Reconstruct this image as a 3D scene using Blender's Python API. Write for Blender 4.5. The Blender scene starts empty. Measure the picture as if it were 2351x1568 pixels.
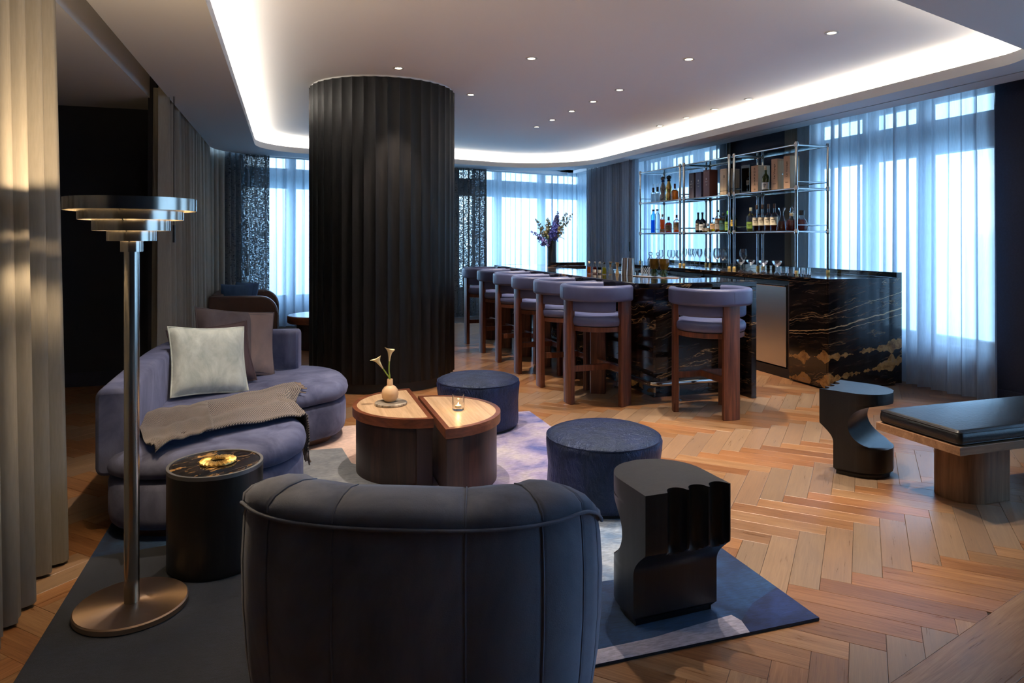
import bpy, bmesh, math, random
from math import sin, cos, pi, radians, sqrt, atan2, hypot, exp
from mathutils import Vector, Matrix

random.seed(7)
SC = bpy.context.scene
COL = SC.collection

# ------------------------------------------------------------------ camera
cam_d = bpy.data.cameras.new('camera')
cam_d.lens = 36.0 * 1586.0 / 2351.0
cam_d.sensor_width = 36.0
cam_d.shift_y = -(784.0 - 547.3) / 2351.0
cam_d.clip_start = 0.05
cam_d.clip_end = 300
cam = bpy.data.objects.new('camera', cam_d)
COL.objects.link(cam)
cam.location = (0, 0, 1.48)
cam.rotation_euler = (radians(90), 0, radians(-18.04))
SC.camera = cam

# ------------------------------------------------------------------ view
SC.view_settings.view_transform = 'Standard'
SC.view_settings.look = 'None'
SC.view_settings.exposure = 0.8
SC.view_settings.gamma = 1.0
SC.view_settings.use_curve_mapping = False
cy = SC.cycles
cy.use_denoising = True
try:
    cy.denoiser = 'OPENIMAGEDENOISE'
    cy.denoising_input_passes = 'RGB_ALBEDO_NORMAL'
except Exception:
    pass
cy.max_bounces = 7
cy.diffuse_bounces = 4
cy.glossy_bounces = 3
cy.use_adaptive_sampling = True
cy.adaptive_threshold = 0.02
cy.transmission_bounces = 6
cy.transparent_max_bounces = 20
cy.sample_clamp_indirect = 3.0
cy.caustics_reflective = False
cy.caustics_refractive = False
cy.blur_glossy = 1.0


def S(r, g, b):
    o = []
    for c in (r, g, b):
        c = c / 255.0
        o.append(c / 12.92 if c <= 0.04045 else ((c + 0.055) / 1.055) ** 2.4)
    return (o[0], o[1], o[2], 1.0)


# ------------------------------------------------------------------ world: overcast-blue evening sky over a hazy city
W = bpy.data.worlds.new('world')
SC.world = W
W.use_nodes = True
nt = W.node_tree
nt.nodes.clear()
w_out = nt.nodes.new('ShaderNodeOutputWorld')
w_bg = nt.nodes.new('ShaderNodeBackground')
w_tc = nt.nodes.new('ShaderNodeTexCoord')
w_sep = nt.nodes.new('ShaderNodeSeparateXYZ')
w_mr = nt.nodes.new('ShaderNodeMapRange')
w_mr.inputs[1].default_value = -0.5
w_mr.inputs[2].default_value = 0.5
w_ramp = nt.nodes.new('ShaderNodeValToRGB')
er = w_ramp.color_ramp
er.elements[0].position = 0.0
er.elements[0].color = (0.23, 0.45, 0.70, 1)
er.elements[1].position = 1.0
er.elements[1].color = (0.22, 0.51, 0.92, 1)
for ps, c in ((0.46, (0.31, 0.54, 0.80, 1)), (0.505, (0.37, 0.61, 0.88, 1)), (0.53, (0.54, 0.81, 1.06, 1)), (0.72, (0.33, 0.64, 1.02, 1))):
    e = er.elements.new(ps)
    e.color = c
w_map = nt.nodes.new('ShaderNodeMapping')
w_map.inputs['Scale'].default_value = (1.6, 1.6, 9.0)
w_noise = nt.nodes.new('ShaderNodeTexNoise')
w_noise.inputs['Scale'].default_value = 1.7
w_noise.inputs['Detail'].default_value = 4.0
w_cr = nt.nodes.new('ShaderNodeValToRGB')
w_cr.color_ramp.elements[0].position = 0.46
w_cr.color_ramp.elements[0].color = (0, 0, 0, 1)
w_cr.color_ramp.elements[1].position = 0.66
w_cr.color_ramp.elements[1].color = (1, 1, 1, 1)
w_up = nt.nodes.new('ShaderNodeMapRange')
w_up.inputs[1].default_value = 0.0
w_up.inputs[2].default_value = 0.03
w_mul = nt.nodes.new('ShaderNodeMath')
w_mul.operation = 'MULTIPLY'
w_mul2 = nt.nodes.new('ShaderNodeMath')
w_mul2.operation = 'MULTIPLY'
w_mul2.inputs[1].default_value = 0.6
w_mix = nt.nodes.new('ShaderNodeMix')
w_mix.data_type = 'RGBA'
w_mix.inputs[7].default_value = (0.98, 1.02, 1.06, 1)
lk = nt.links.new
lk(w_tc.outputs['Generated'], w_sep.inputs[0])
lk(w_sep.outputs[2], w_mr.inputs[0])
lk(w_mr.outputs[0], w_ramp.inputs[0])
lk(w_tc.outputs['Generated'], w_map.inputs[0])
lk(w_map.outputs[0], w_noise.inputs['Vector'])
lk(w_noise.outputs[0], w_cr.inputs[0])
lk(w_sep.outputs[2], w_up.inputs[0])
lk(w_up.outputs[0], w_mul.inputs[0])
lk(w_cr.outputs[0], w_mul.inputs[1])
lk(w_mul.outputs[0], w_mul2.inputs[0])
lk(w_mul2.outputs[0], w_mix.inputs[0])
lk(w_ramp.outputs[0], w_mix.inputs[6])
lk(w_mix.outputs[2], w_bg.inputs[0])
w_bg.inputs[1].default_value = SKY_STRENGTH = 6.0
lk(w_bg.outputs[0], w_out.inputs[0])

WARM = (1.0, 0.83, 0.66)


def portal(name, loc, sx, sy, direction):
    d = bpy.data.lights.new(name, 'AREA')
    d.shape = 'RECTANGLE'
    d.size = sx
    d.size_y = sy
    d.cycles.is_portal = True
    o = bpy.data.objects.new(name, d)
    COL.objects.link(o)
    o.location = loc
    o.rotation_euler = Vector(direction).to_track_quat('-Z', 'Z').to_euler()
    return o


FS = 0.276                       # slope of the far wall against the x axis
FA = math.atan(FS)
ca, sa = cos(FA), sin(FA)
portal('window_portal', (6.42, 5.90, 1.70), 2.4, 2.5, (-1, 0, 0))
portal('window_portal', (6.42, 10.15, 1.70), 2.8, 2.5, (-1, 0, 0))
portal('window_portal', (6.42, 13.2, 1.70), 2.2, 2.5, (-1, 0, 0))
portal('window_portal', (6.42, 0.9, 1.70), 4.6, 2.5, (-1, 0, 0))
portal('window_portal', (4.75, 12.75 + FS * 4.75, 1.70), 2.9, 2.5, (sa, -ca, 0))
portal('window_portal', (0.55, 12.75 + FS * 0.55, 1.70), 2.6, 2.5, (sa, -ca, 0))


# ------------------------------------------------------------------ helpers
def tag(o, label=None, cat=None, group=None, kind=None):
    if label: o['label'] = label
    if cat: o['category'] = cat
    if group: o['group'] = group
    if kind: o['kind'] = kind
    return o


def thing(name, loc=(0, 0, 0), rz=0.0, label=None, cat=None, group=None, kind=None):
    o = bpy.data.objects.new(name, None)
    o.empty_display_size = 0.1
    COL.objects.link(o)
    o.location = loc
    o.rotation_euler = (0, 0, rz)
    return tag(o, label, cat, group, kind)


def copy_tree(o, parent=None):
    c = o.copy()
    COL.objects.link(c)
    c.parent = parent
    for ch in o.children:
        copy_tree(ch, c)
    return c


class MB:
    def __init__(s):
        s.v, s.f, s.m, s.uv = [], [], [], {}

    def add(s, verts, faces, mi=0):
        b = len(s.v)
        s.v.extend([tuple(p) for p in verts])
        for fc in faces:
            s.f.append(tuple(b + i for i in fc))
            s.m.append(mi)
        return b

    def box(s, x0, x1, y0, y1, z0, z1, mi=0):
        s.add([(x0, y0, z0), (x1, y0, z0), (x1, y1, z0), (x0, y1, z0), (x0, y0, z1), (x1, y0, z1), (x1, y1, z1), (x0, y1, z1)],
              [(3, 2, 1, 0), (4, 5, 6, 7), (0, 1, 5, 4), (1, 2, 6, 5), (2, 3, 7, 6), (3, 0, 4, 7)], mi)
        return s

    def obox(s, c, ux, hx, hy, z0, z1, mi=0):
        ux = Vector(ux).normalized()
        uy = Vector((-ux.y, ux.x))
        p = [Vector(c) + ux * a * hx + uy * b * hy for a, b in ((-1, -1), (1, -1), (1, 1), (-1, 1))]
        return s.prism([(q.x, q.y) for q in p], z0, z1, mi)

    def prism(s, poly, z0, z1, mi=0):
        n = len(poly)
        s.add([(x, y, z0) for x, y in poly] + [(x, y, z1) for x, y in poly],
              [tuple(reversed(range(n))), tuple(range(n, 2 * n))] + [(i, (i + 1) % n, n + (i + 1) % n, n + i) for i in range(n)], mi)
        return s

    def loops(s, loops, cap0=True, cap1=True, closed=True, mi=0, ring=False):
        n = len(loops[0])
        fs = []
        L = len(loops)
        for k in range(L if ring else L - 1):
            a, b = k * n, ((k + 1) % L) * n
            for i in range(n if closed else n - 1):
                j = (i + 1) % n
                fs.append((a + i, a + j, b + j, b + i))
        if cap0 and not ring: fs.append(tuple(reversed(range(n))))
        if cap1 and not ring: fs.append(tuple(range((L - 1) * n, L * n)))
        s.add([p for l in loops for p in l], fs, mi)
        return s

    def lathe(s, prof, n=32, c=(0, 0, 0), mi=0, cap0=True, cap1=True):
        return s.loops([[(c[0] + r * cos(2 * pi * i / n), c[1] + r * sin(2 * pi * i / n), c[2] + z) for i in range(n)] for r, z in prof], cap0, cap1, True, mi)

    def tube(s, path, r, n=10, closed=False, mi=0):
        P = [Vector(p) for p in path]
        m = len(P)
        rr = r if isinstance(r, (list, tuple)) else [r] * m
        ls = []
        up = Vector((0, 0, 1))
        prev = None
        for i in range(m):
            if closed:
                t = (P[(i + 1) % m] - P[i - 1]).normalized()
            else:
                t = (P[min(i + 1, m - 1)] - P[max(i - 1, 0)]).normalized()
            if prev is None:
                a = up if abs(t.z) < 0.9 else Vector((1, 0, 0))
                nrm = (a - t * a.dot(t)).normalized()
            else:
                nrm = (prev - t * prev.dot(t)).normalized()
            prev = nrm
            bn = t.cross(nrm)
            ls.append([tuple(P[i] + (nrm * cos(2 * pi * k / n) + bn * sin(2 * pi * k / n)) * rr[i]) for k in range(n)])
        return s.loops(ls, True, True, True, mi, ring=closed)

    def sweep(s, path, section, closed_path=False, mi=0, zoff=None, cap=True):
        """path: 2D points; section: (offset to the left of travel, z) closed loop"""
        m = len(path)
        ls = []
        for i in range(m):
            if closed_path:
                a, b = path[i - 1], path[(i + 1) % m]
            else:
                a, b = path[max(i - 1, 0)], path[min(i + 1, m - 1)]
            t = Vector((b[0] - a[0], b[1] - a[1])).normalized()
            nx, ny = -t.y, t.x
            zo = zoff[i] if zoff else (lambda z: z)
            ls.append([(path[i][0] + nx * o, path[i][1] + ny * o, zo(z)) for o, z in section])
        return s.loops(ls, cap, cap, True, mi, ring=closed_path)

    def stack(s, outline, prof, mi=0, cap0=True, cap1=True):
        """outline: CCW 2D loop; prof: list of (inset, z)"""
        n = len(outline)
        nr = []
        for i in range(n):
            a, b = outline[i - 1], outline[(i + 1) % n]
            t = Vector((b[0] - a[0], b[1] - a[1])).normalized()
            nr.append((-t.y, t.x))
        return s.loops([[(outline[i][0] + nr[i][0] * q, outline[i][1] + nr[i][1] * q, z) for i in range(n)] for q, z in prof], cap0, cap1, True, mi)

    def build(s, name, mats, parent=None, smooth=None, loc=None, rot=None, bevel=None, fixn=True):
        me = bpy.data.meshes.new(name)
        me.from_pydata(s.v, [], s.f)
        if not isinstance(mats, (list, tuple)): mats = [mats]
        for m in mats: me.materials.append(m)
        for i, p in enumerate(me.polygons):
            p.material_index = s.m[i]
        if fixn:
            bm = bmesh.new()
            bm.from_mesh(me)
            bmesh.ops.recalc_face_normals(bm, faces=bm.faces)
            bm.to_mesh(me)
            bm.free()
        if smooth is not None:
            for p in me.polygons: p.use_smooth = True
            me.set_sharp_from_angle(angle=radians(smooth))
        me.update()
        o = bpy.data.objects.new(name, me)
        COL.objects.link(o)
        if parent is not None: o.parent = parent
        if loc: o.location = loc
        if rot: o.rotation_euler = rot
        if bevel:
            b = o.modifiers.new('bevel', 'BEVEL')
            b.width = bevel
            b.segments = 2
            b.limit_method = 'ANGLE'
            b.angle_limit = radians(40)
        return o


def catmull(pts, per=8, closed=True):
    out = []
    n = len(pts)
    rng = range(n) if closed else range(n - 1)
    for i in rng:
        p0 = pts[(i - 1) % n] if closed else pts[max(i - 1, 0)]
        p1 = pts[i]
        p2 = pts[(i + 1) % n]
        p3 = pts[(i + 2) % n] if closed else pts[min(i + 2, n - 1)]
        for k in range(per):
            t = k / per
            t2, t3 = t * t, t * t * t
            out.append(tuple(0.5 * ((2 * p1[d]) + (-p0[d] + p2[d]) * t + (2 * p0[d] - 5 * p1[d] + 4 * p2[d] - p3[d]) * t2 + (-p0[d] + 3 * p1[d] - 3 * p2[d] + p3[d]) * t3) for d in range(len(p1))))
    if not closed: out.append(tuple(pts[-1]))
    return out


def round_poly(pts, radii, seg=10):
    """CCW polygon with rounded corners"""
    out = []
    n = len(pts)
    for i in range(n):
        p = Vector(pts[i])
        a = (Vector(pts[i - 1]) - p)
        b = (Vector(pts[(i + 1) % n]) - p)
        r = radii[i] if isinstance(radii, (list, tuple)) else radii
        if r <= 0:
            out.append((p.x, p.y))
            continue
        ua, ub = a.normalized(), b.normalized()
        ang = ua.angle(ub)
        d = r / math.tan(ang / 2)
        c = p + (ua + ub).normalized() * (r / sin(ang / 2))
        s0, s1 = p + ua * d, p + ub * d
        a0 = atan2(s0.y - c.y, s0.x - c.x)
        a1 = atan2(s1.y - c.y, s1.x - c.x)
        da = (a1 - a0 + pi) % (2 * pi) - pi
        for k in range(seg + 1):
            q = a0 + da * k / seg
            out.append((c.x + r * cos(q), c.y + r * sin(q)))
    return out


def circ(n, r, c=(0, 0), a0=0.0):
    return [(c[0] + r * cos(a0 + 2 * pi * i / n), c[1] + r * sin(a0 + 2 * pi * i / n)) for i in range(n)]


def resample(path, ds):
    P = [Vector(p) for p in path]
    d = [0.0]
    for i in range(1, len(P)): d.append(d[-1] + (P[i] - P[i - 1]).length)
    n = max(2, int(d[-1] / ds))
    out, k = [], 0
    for i in range(n + 1):
        s = d[-1] * i / n
        while k < len(P) - 2 and d[k + 1] < s: k += 1
        t = (s - d[k]) / max(1e-9, d[k + 1] - d[k])
        out.append(P[k].lerp(P[k + 1], t))
    return out


# ------------------------------------------------------------------ materials
class NT:
    def __init__(s, name):
        s.mat = bpy.data.materials.new(name)
        s.mat.use_nodes = True
        s.t = s.mat.node_tree
        s.t.nodes.clear()
        s.out = s.t.nodes.new('ShaderNodeOutputMaterial')

    def n(s, typ, **kw):
        nd = s.t.nodes.new('ShaderNode' + typ)
        for k, v in kw.items():
            if k.startswith('_'): setattr(nd, k[1:], v)
        return nd

    def l(s, a, b):
        s.t.links.new(a, b)

    def val(s, sock, v):
        if hasattr(v, 'is_linked') or isinstance(v, bpy.types.NodeSocket): s.l(v, sock)
        else: sock.default_value = v

    def coord(s, kind='Object', scale=(1, 1, 1), rot=(0, 0, 0), loc=(0, 0, 0)):
        tc = s.n('TexCoord')
        mp = s.n('Mapping')
        mp.inputs['Scale'].default_value = scale
        mp.inputs['Rotation'].default_value = rot
        mp.inputs['Location'].default_value = loc
        s.l(tc.outputs[kind], mp.inputs[0])
        return mp.outputs[0]

    def noise(s, vec, scale=5, detail=3, rough=0.5, dist=0.0):
        nd = s.n('TexNoise')
        nd.inputs['Scale'].default_value = scale
        nd.inputs['Detail'].default_value = detail
        nd.inputs['Roughness'].default_value = rough
        nd.inputs['Distortion'].default_value = dist
        if vec is not None: s.l(vec, nd.inputs['Vector'])
        return nd.outputs[0]

    def ramp(s, fac, stops):
        nd = s.n('ValToRGB')
        e = nd.color_ramp.elements
        e[0].position, e[0].color = stops[0]
        e[1].position, e[1].color = stops[-1]
        for p, c in stops[1:-1]:
            q = e.new(p)
            q.color = c
        s.l(fac, nd.inputs[0])
        return nd.outputs[0]

    def mix(s, fac, a, b, blend='MIX'):
        nd = s.n('Mix')
        nd.data_type = 'RGBA'
        nd.blend_type = blend
        s.val(nd.inputs[0], fac)
        s.val(nd.inputs[6], a)
        s.val(nd.inputs[7], b)
        return nd.outputs[2]

    def math(s, op, a, b=0.0):
        nd = s.n('Math')
        nd.operation = op
        s.val(nd.inputs[0], a)
        s.val(nd.inputs[1], b)
        return nd.outputs[0]

    def bump(s, h, strength=0.2, dist=0.01):
        nd = s.n('Bump')
        nd.inputs['Strength'].default_value = strength
        nd.inputs['Distance'].default_value = dist
        s.l(h, nd.inputs['Height'])
        return nd.outputs[0]

    def pbsdf(s, color, rough=0.5, metal=0.0, normal=None, **kw):
        p = s.n('BsdfPrincipled')
        s.val(p.inputs['Base Color'], color)
        s.val(p.inputs['Roughness'], rough)
        s.val(p.inputs['Metallic'], metal)
        if normal is not None: s.l(normal, p.inputs['Normal'])
        for k, v in kw.items():
            s.val(p.inputs[k.replace('_', ' ')], v)
        return p

    def done(s, shader):
        s.l(shader, s.out.inputs[0])
        return s.mat


def plain(name, col, rough=0.5, metal=0.0, var=0.0, vscale=6.0, bump=0.0, bscale=200.0, **kw):
    m = NT(name)
    c = col
    vec = None
    if var or bump: vec = m.coord('Object')
    if var:
        dk = tuple(x * (1 - var) for x in col[:3]) + (1,)
        lt = tuple(min(1, x * (1 + var)) for x in col[:3]) + (1,)
        c = m.ramp(m.noise(vec, vscale, 4), [(0.3, dk), (0.7, lt)])
    nrm = m.bump(m.noise(vec, bscale, 2), bump, 0.004) if bump else None
    return m.done(m.pbsdf(c, rough, metal, nrm, **kw).outputs[0])


def velvet(name, col, light, rough=0.75, sheen=0.8, nap=0.5, tint=None, nscale=4.0):
    """napped cloth: brushed patches lighter and darker, soft rim light"""
    m = NT(name)
    v = m.coord('Object', (1, 1, 0.6))
    n1 = m.noise(v, nscale, 5, 0.62, 0.6)
    c = m.ramp(n1, [(0.32, col), (0.68, light)])
    n2 = m.noise(m.coord('Object'), 260, 2)
    p = m.pbsdf(c, rough, 0, m.bump(n2, 0.25, 0.002))
    p.inputs['Sheen Weight'].default_value = sheen
    p.inputs['Sheen Roughness'].default_value = 0.35
    p.inputs['Sheen Tint'].default_value = tint or light
    p.inputs['Specular IOR Level'].default_value = 0.2
    return m.done(p.outputs[0])


def wood(name, dark, mid, light, rough=0.45, axis=(1, 1, 0.05), scale=16, bump=0.12, coat=0.0):
    m = NT(name)
    v = m.coord('Object', axis)
    n1 = m.noise(v, scale, 6, 0.6, 0.8)
    n2 = m.noise(v, scale * 5, 3, 0.6, 0.2)
    f = m.math('ADD', m.math('MULTIPLY', n1, 0.7), m.math('MULTIPLY', n2, 0.3))
    c = m.ramp(f, [(0.32, dark), (0.5, mid), (0.66, light)])
    p = m.pbsdf(c, rough, 0, m.bump(f, bump, 0.003))
    p.inputs['Coat Weight'].default_value = coat
    p.inputs['Coat Roughness'].default_value = 0.2
    return m.done(p.outputs[0])


def marble(name, rot=(0.0, 0.0, 0.0), rough=0.09, scale=1.0, tilt=0.16, blobs=0.66, vein=1.0, lines=(), pockets=()):
    """near-black stone with fine slanting streaks, a few gold lines and ochre pockets"""
    m = NT(name)
    v = m.coord('Object', (scale, scale, scale), rot)
    sp = m.n('SeparateXYZ')
    m.l(v, sp.inputs[0])
    hor = m.math('ADD', sp.outputs[0], m.math('MULTIPLY', sp.outputs[1], -0.8))
    zz = m.math('SUBTRACT', sp.outputs[2], m.math('MULTIPLY', hor, tilt))
    warp = m.math('MULTIPLY', m.math('SUBTRACT', m.noise(v, 1.6, 4, 0.55), 0.5), 0.20)
    zw = m.math('ADD', zz, warp)
    cb = m.n('CombineXYZ')
    m.l(m.math('MULTIPLY', sp.outputs[0], 0.9), cb.inputs[0])
    m.l(m.math('MULTIPLY', sp.outputs[1], 0.9), cb.inputs[1])
    m.l(m.math('MULTIPLY', zw, 9.0), cb.inputs[2])
    st = cb.outputs[0]
    bands = m.noise(st, 1.5, 8, 0.66)
    base = m.ramp(bands, [(0.30, S(7, 7, 9)), (0.47, S(18, 16, 17)), (0.58, S(46, 36, 30)), (0.66, S(20, 19, 21))])
    fine = m.noise(st, 6.0, 4, 0.6)
    base = m.mix(m.ramp(fine, [(0.60, (0, 0, 0, 1)), (0.70, (0.30, 0.30, 0.30, 1))]), base, S(150, 118, 88))
    cb2 = m.n('CombineXYZ')
    m.l(m.math('MULTIPLY', sp.outputs[0], 0.5), cb2.inputs[0])
    m.l(m.math('MULTIPLY', sp.outputs[1], 0.5), cb2.inputs[1])
    m.l(m.math('MULTIPLY', zw, 3.4), cb2.inputs[2])
    ve = m.noise(cb2.outputs[0], 1.3, 7, 0.55)
    vm = m.ramp(ve, [(0.552, (0, 0, 0, 1)), (0.558, (vein, vein, vein, 1)), (0.563, (0, 0, 0, 1))])
    c = m.mix(vm, base, S(186, 150, 104))
    cb3 = m.n('CombineXYZ')
    m.l(m.math('MULTIPLY', sp.outputs[0], 1.2), cb3.inputs[0])
    m.l(m.math('MULTIPLY', sp.outputs[1], 1.2), cb3.inputs[1])
    m.l(m.math('MULTIPLY', zw, 3.0), cb3.inputs[2])
    bn = m.noise(cb3.outputs[0], 1.6, 5, 0.5)
    blob = m.ramp(bn, [(blobs, (0, 0, 0, 1)), (blobs + 0.012, (1, 1, 1, 1))])
    bc = m.ramp(m.noise(v, 11, 6, 0.68), [(0.34, S(92, 62, 34)), (0.54, S(176, 134, 78)), (0.7, S(142, 122, 104))])
    c = m.mix(blob, c, bc)
    for z0_, k_, w_ in lines:              # long continuous gold lines: height at x = 0, slope, width
        d_ = m.math('ABSOLUTE', m.math('SUBTRACT', m.math('ADD', m.math('SUBTRACT', sp.outputs[2], m.math('MULTIPLY', hor, k_)), m.math('MULTIPLY', m.math('SUBTRACT', m.noise(v, 3.0, 5, 0.6), 0.5), 0.09)), z0_))
        ln = m.math('MULTIPLY', m.math('LESS_THAN', d_, m.math('MULTIPLY', m.noise(v, 7.0, 3), w_ * 2)), 0.85)
        c = m.mix(ln, c, S(196, 164, 120))
    for z0_, k_, w_ in pockets:            # chains of ochre pockets
        d_ = m.math('ABSOLUTE', m.math('SUBTRACT', m.math('ADD', m.math('SUBTRACT', sp.outputs[2], m.math('MULTIPLY', hor, k_)), m.math('MULTIPLY', m.math('SUBTRACT', m.noise(v, 2.6, 4, 0.6), 0.5), 0.12)), z0_))
        wd = m.math('MULTIPLY', m.math('MAXIMUM', m.math('SUBTRACT', m.noise(m.coord('Object', (1, 1, 0.2)), 5.2, 3, 0.6), 0.40), 0.0), w_ * 5)
        c = m.mix(m.math('LESS_THAN', d_, wd), c, bc)
    return m.done(m.pbsdf(c, rough, 0).outputs[0])


def tinted_glass(name, tint, gloss=0.25, rough=0.02):
    """thin clear glass: tinted see-through with a Fresnel shine"""
    m = NT(name)
    t = m.n('BsdfTransparent')
    t.inputs[0].default_value = tint
    g = m.n('BsdfGlossy')
    g.inputs['Roughness'].default_value = rough
    g.inputs[0].default_value = (1, 1, 1, 1)
    lw = m.n('LayerWeight')
    lw.inputs[0].default_value = gloss
    mx = m.n('MixShader')
    f = m.math('MULTIPLY', lw.outputs['Fresnel'], 0.9)
    m.l(f, mx.inputs[0])
    m.l(t.outputs[0], mx.inputs[1])
    m.l(g.outputs[0], mx.inputs[2])
    return m.done(mx.outputs[0])


def liquid(name, col, thru=0.45):
    m = NT(name)
    t = m.n('BsdfTransparent')
    t.inputs[0].default_value = col
    d = m.n('BsdfTranslucent')
    d.inputs[0].default_value = col
    g = m.n('BsdfGlossy')
    g.inputs['Roughness'].default_value = 0.05
    mx = m.n('MixShader')
    mx.inputs[0].default_value = thru
    m.l(t.outputs[0], mx.inputs[1])
    m.l(d.outputs[0], mx.inputs[2])
    mx2 = m.n('MixShader')
    mx2.inputs[0].default_value = 0.06
    m.l(mx.outputs[0], mx2.inputs[1])
    m.l(g.outputs[0], mx2.inputs[2])
    return m.done(mx2.outputs[0])


def emit(name, col, strength):
    m = NT(name)
    e = m.n('Emission')
    e.inputs[0].default_value = col
    e.inputs[1].default_value = strength
    return m.done(e.outputs[0])


def curtain_mat(name, col, see, trans, weave=0.0, wscale=(420, 420, 420)):
    """cloth: diffuse + light coming through, 'see' = openness of the weave"""
    m = NT(name)
    v = m.coord('Object')
    c = m.ramp(m.noise(m.coord('Object', (30, 30, 3)), 4, 3), [(0.3, tuple(x * 0.88 for x in col[:3]) + (1,)), (0.7, col)])
    d = m.n('BsdfDiffuse')
    m.l(c, d.inputs[0])
    tr = m.n('BsdfTranslucent')
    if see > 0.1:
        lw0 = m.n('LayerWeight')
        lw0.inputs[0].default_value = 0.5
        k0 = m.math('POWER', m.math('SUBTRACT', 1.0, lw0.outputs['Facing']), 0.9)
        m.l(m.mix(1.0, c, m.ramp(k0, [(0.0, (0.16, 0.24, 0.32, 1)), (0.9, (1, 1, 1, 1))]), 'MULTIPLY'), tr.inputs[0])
    else:
        m.l(c, tr.inputs[0])
    a = m.n('MixShader')
    a.inputs[0].default_value = trans
    m.l(d.outputs[0], a.inputs[1])
    m.l(tr.outputs[0], a.inputs[2])
    tp = m.n('BsdfTransparent')
    b = m.n('MixShader')
    if weave:
        sv = m.coord('Object', (22, 22, 75))
        h = m.ramp(m.noise(sv, 1.0, 2, 0.6), [(0.5, (0, 0, 0, 1)), (0.62, (1, 1, 1, 1))])
        sv2 = m.coord('Object', (70, 70, 10))
        h2 = m.ramp(m.noise(sv2, 1.0, 2, 0.6), [(0.4, (0, 0, 0, 1)), (0.6, (1, 1, 1, 1))])
        f = m.math('ADD', m.math('MULTIPLY', m.math('MULTIPLY', h, h2), weave), see)
        m.l(f, b.inputs[0])
    else:
        lw = m.n('LayerWeight')
        lw.inputs[0].default_value = 0.5
        op = m.math('POWER', m.math('SUBTRACT', 1.0, lw.outputs['Facing']), 1.6)
        m.l(m.math('MULTIPLY', op, see), b.inputs[0])
    m.l(a.outputs[0], b.inputs[1])
    m.l(tp.outputs[0], b.inputs[2])
    return m.done(b.outputs[0])


M = {}
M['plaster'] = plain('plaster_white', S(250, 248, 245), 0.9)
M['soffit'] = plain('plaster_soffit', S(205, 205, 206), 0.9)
M['navy_wall'] = plain('navy_wallcovering', S(38, 40, 58), 0.85, var=0.15, vscale=60)
M['navy_dark'] = plain('navy_paint', S(22, 24, 36), 0.7)
M['white_wall'] = plain('painted_wall', S(190, 195, 200), 0.8)
M['alu'] = plain('window_frame_metal', S(70, 84, 98), 0.5, 0.4)
M['led'] = emit('cove_led', (1.0, 0.91, 0.80, 1), 104.0)
M['lens'] = emit('downlight_lens', (1.0, 0.86, 0.66, 1), 14.0)
M['trim_white'] = plain('downlight_trim', S(215, 212, 205), 0.6)
M['pane'] = tinted_glass('window_glass', (0.93, 0.97, 0.98, 1), 0.12)
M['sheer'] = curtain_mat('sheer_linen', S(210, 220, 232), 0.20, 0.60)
M['heavy'] = curtain_mat('dark_linen', S(166, 162, 152), 0.0, 0.08, 0.0)
M['heavy_open'] = curtain_mat('open_weave_linen', S(104, 106, 108), 0.01, 0.14, 0.6)
M['column'] = wood('ebonised_ash', S(6, 6, 7), S(13, 12, 13), S(26, 24, 24), 0.46, (1, 1, 0.05), 20, 0.3)
M['column'].node_tree.nodes['Principled BSDF'].inputs['Specular IOR Level'].default_value = 0.22
M['plinth'] = plain('black_plinth', S(24, 24, 26), 0.6)
M['marble'] = marble('dark_marble')
M['marble_c'] = marble('counter_marble', tilt=0.2, blobs=0.74, vein=0.5, lines=((0.69, 0.20, 0.006), (0.64, 0.17, 0.0025), (0.84, 0.24, 0.002)), pockets=((0.37, 0.12, 0.050), (0.17, 0.17, 0.055)))
M['marble_b'] = marble('dark_marble_b', (0.0, 0.0, 0.35), tilt=0.12, blobs=0.64)
M['walnut'] = wood('walnut', S(52, 28, 20), S(92, 52, 36), S(128, 78, 54), 0.4, (1, 1, 0.06), 18)
M['walnut_dark'] = wood('dark_walnut', S(24, 14, 11), S(44, 26, 20), S(66, 40, 30), 0.42, (1, 1, 0.06), 18)
M['walnut_rim'] = wood('walnut_rim', S(64, 34, 24), S(104, 58, 38), S(132, 80, 54), 0.35, (0.3, 0.3, 1), 16)
M['travertine'] = wood('pale_oak_veneer', S(160, 128, 98), S(190, 158, 124), S(208, 178, 146), 0.4, (1.2, 0.06, 1), 22, 0.04)
M['ash_black'] = wood('black_stained_ash', S(9, 9, 10), S(18, 17, 18), S(32, 31, 31), 0.36, (1, 1, 0.06), 26, 0.12)
M['oak_bench'] = wood('light_walnut', S(112, 82, 58), S(150, 114, 84), S(178, 142, 110), 0.45, (0.06, 1, 1), 14)
M['oak_leg'] = wood('light_walnut_leg', S(96, 70, 50), S(132, 100, 74), S(158, 124, 96), 0.45, (1, 1, 0.06), 12)
M['leather_p'] = plain('violet_leather', S(80, 88, 128), 0.42, var=0.06, vscale=14, bump=0.12, bscale=500)
M['leather_black'] = plain('black_leather', S(20, 21, 24), 0.32, var=0.2, vscale=9, bump=0.3, bscale=60)
M['leather_brown'] = plain('brown_leather', S(74, 50, 42), 0.4, var=0.15, vscale=9)
M['sofa'] = velvet('blue_violet_velvet', S(62, 67, 96), S(108, 114, 146), nscale=5.0)
M['chair'] = velvet('slate_velvet', S(98, 104, 122), S(146, 154, 174), sheen=0.7, nscale=3.0)
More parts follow.
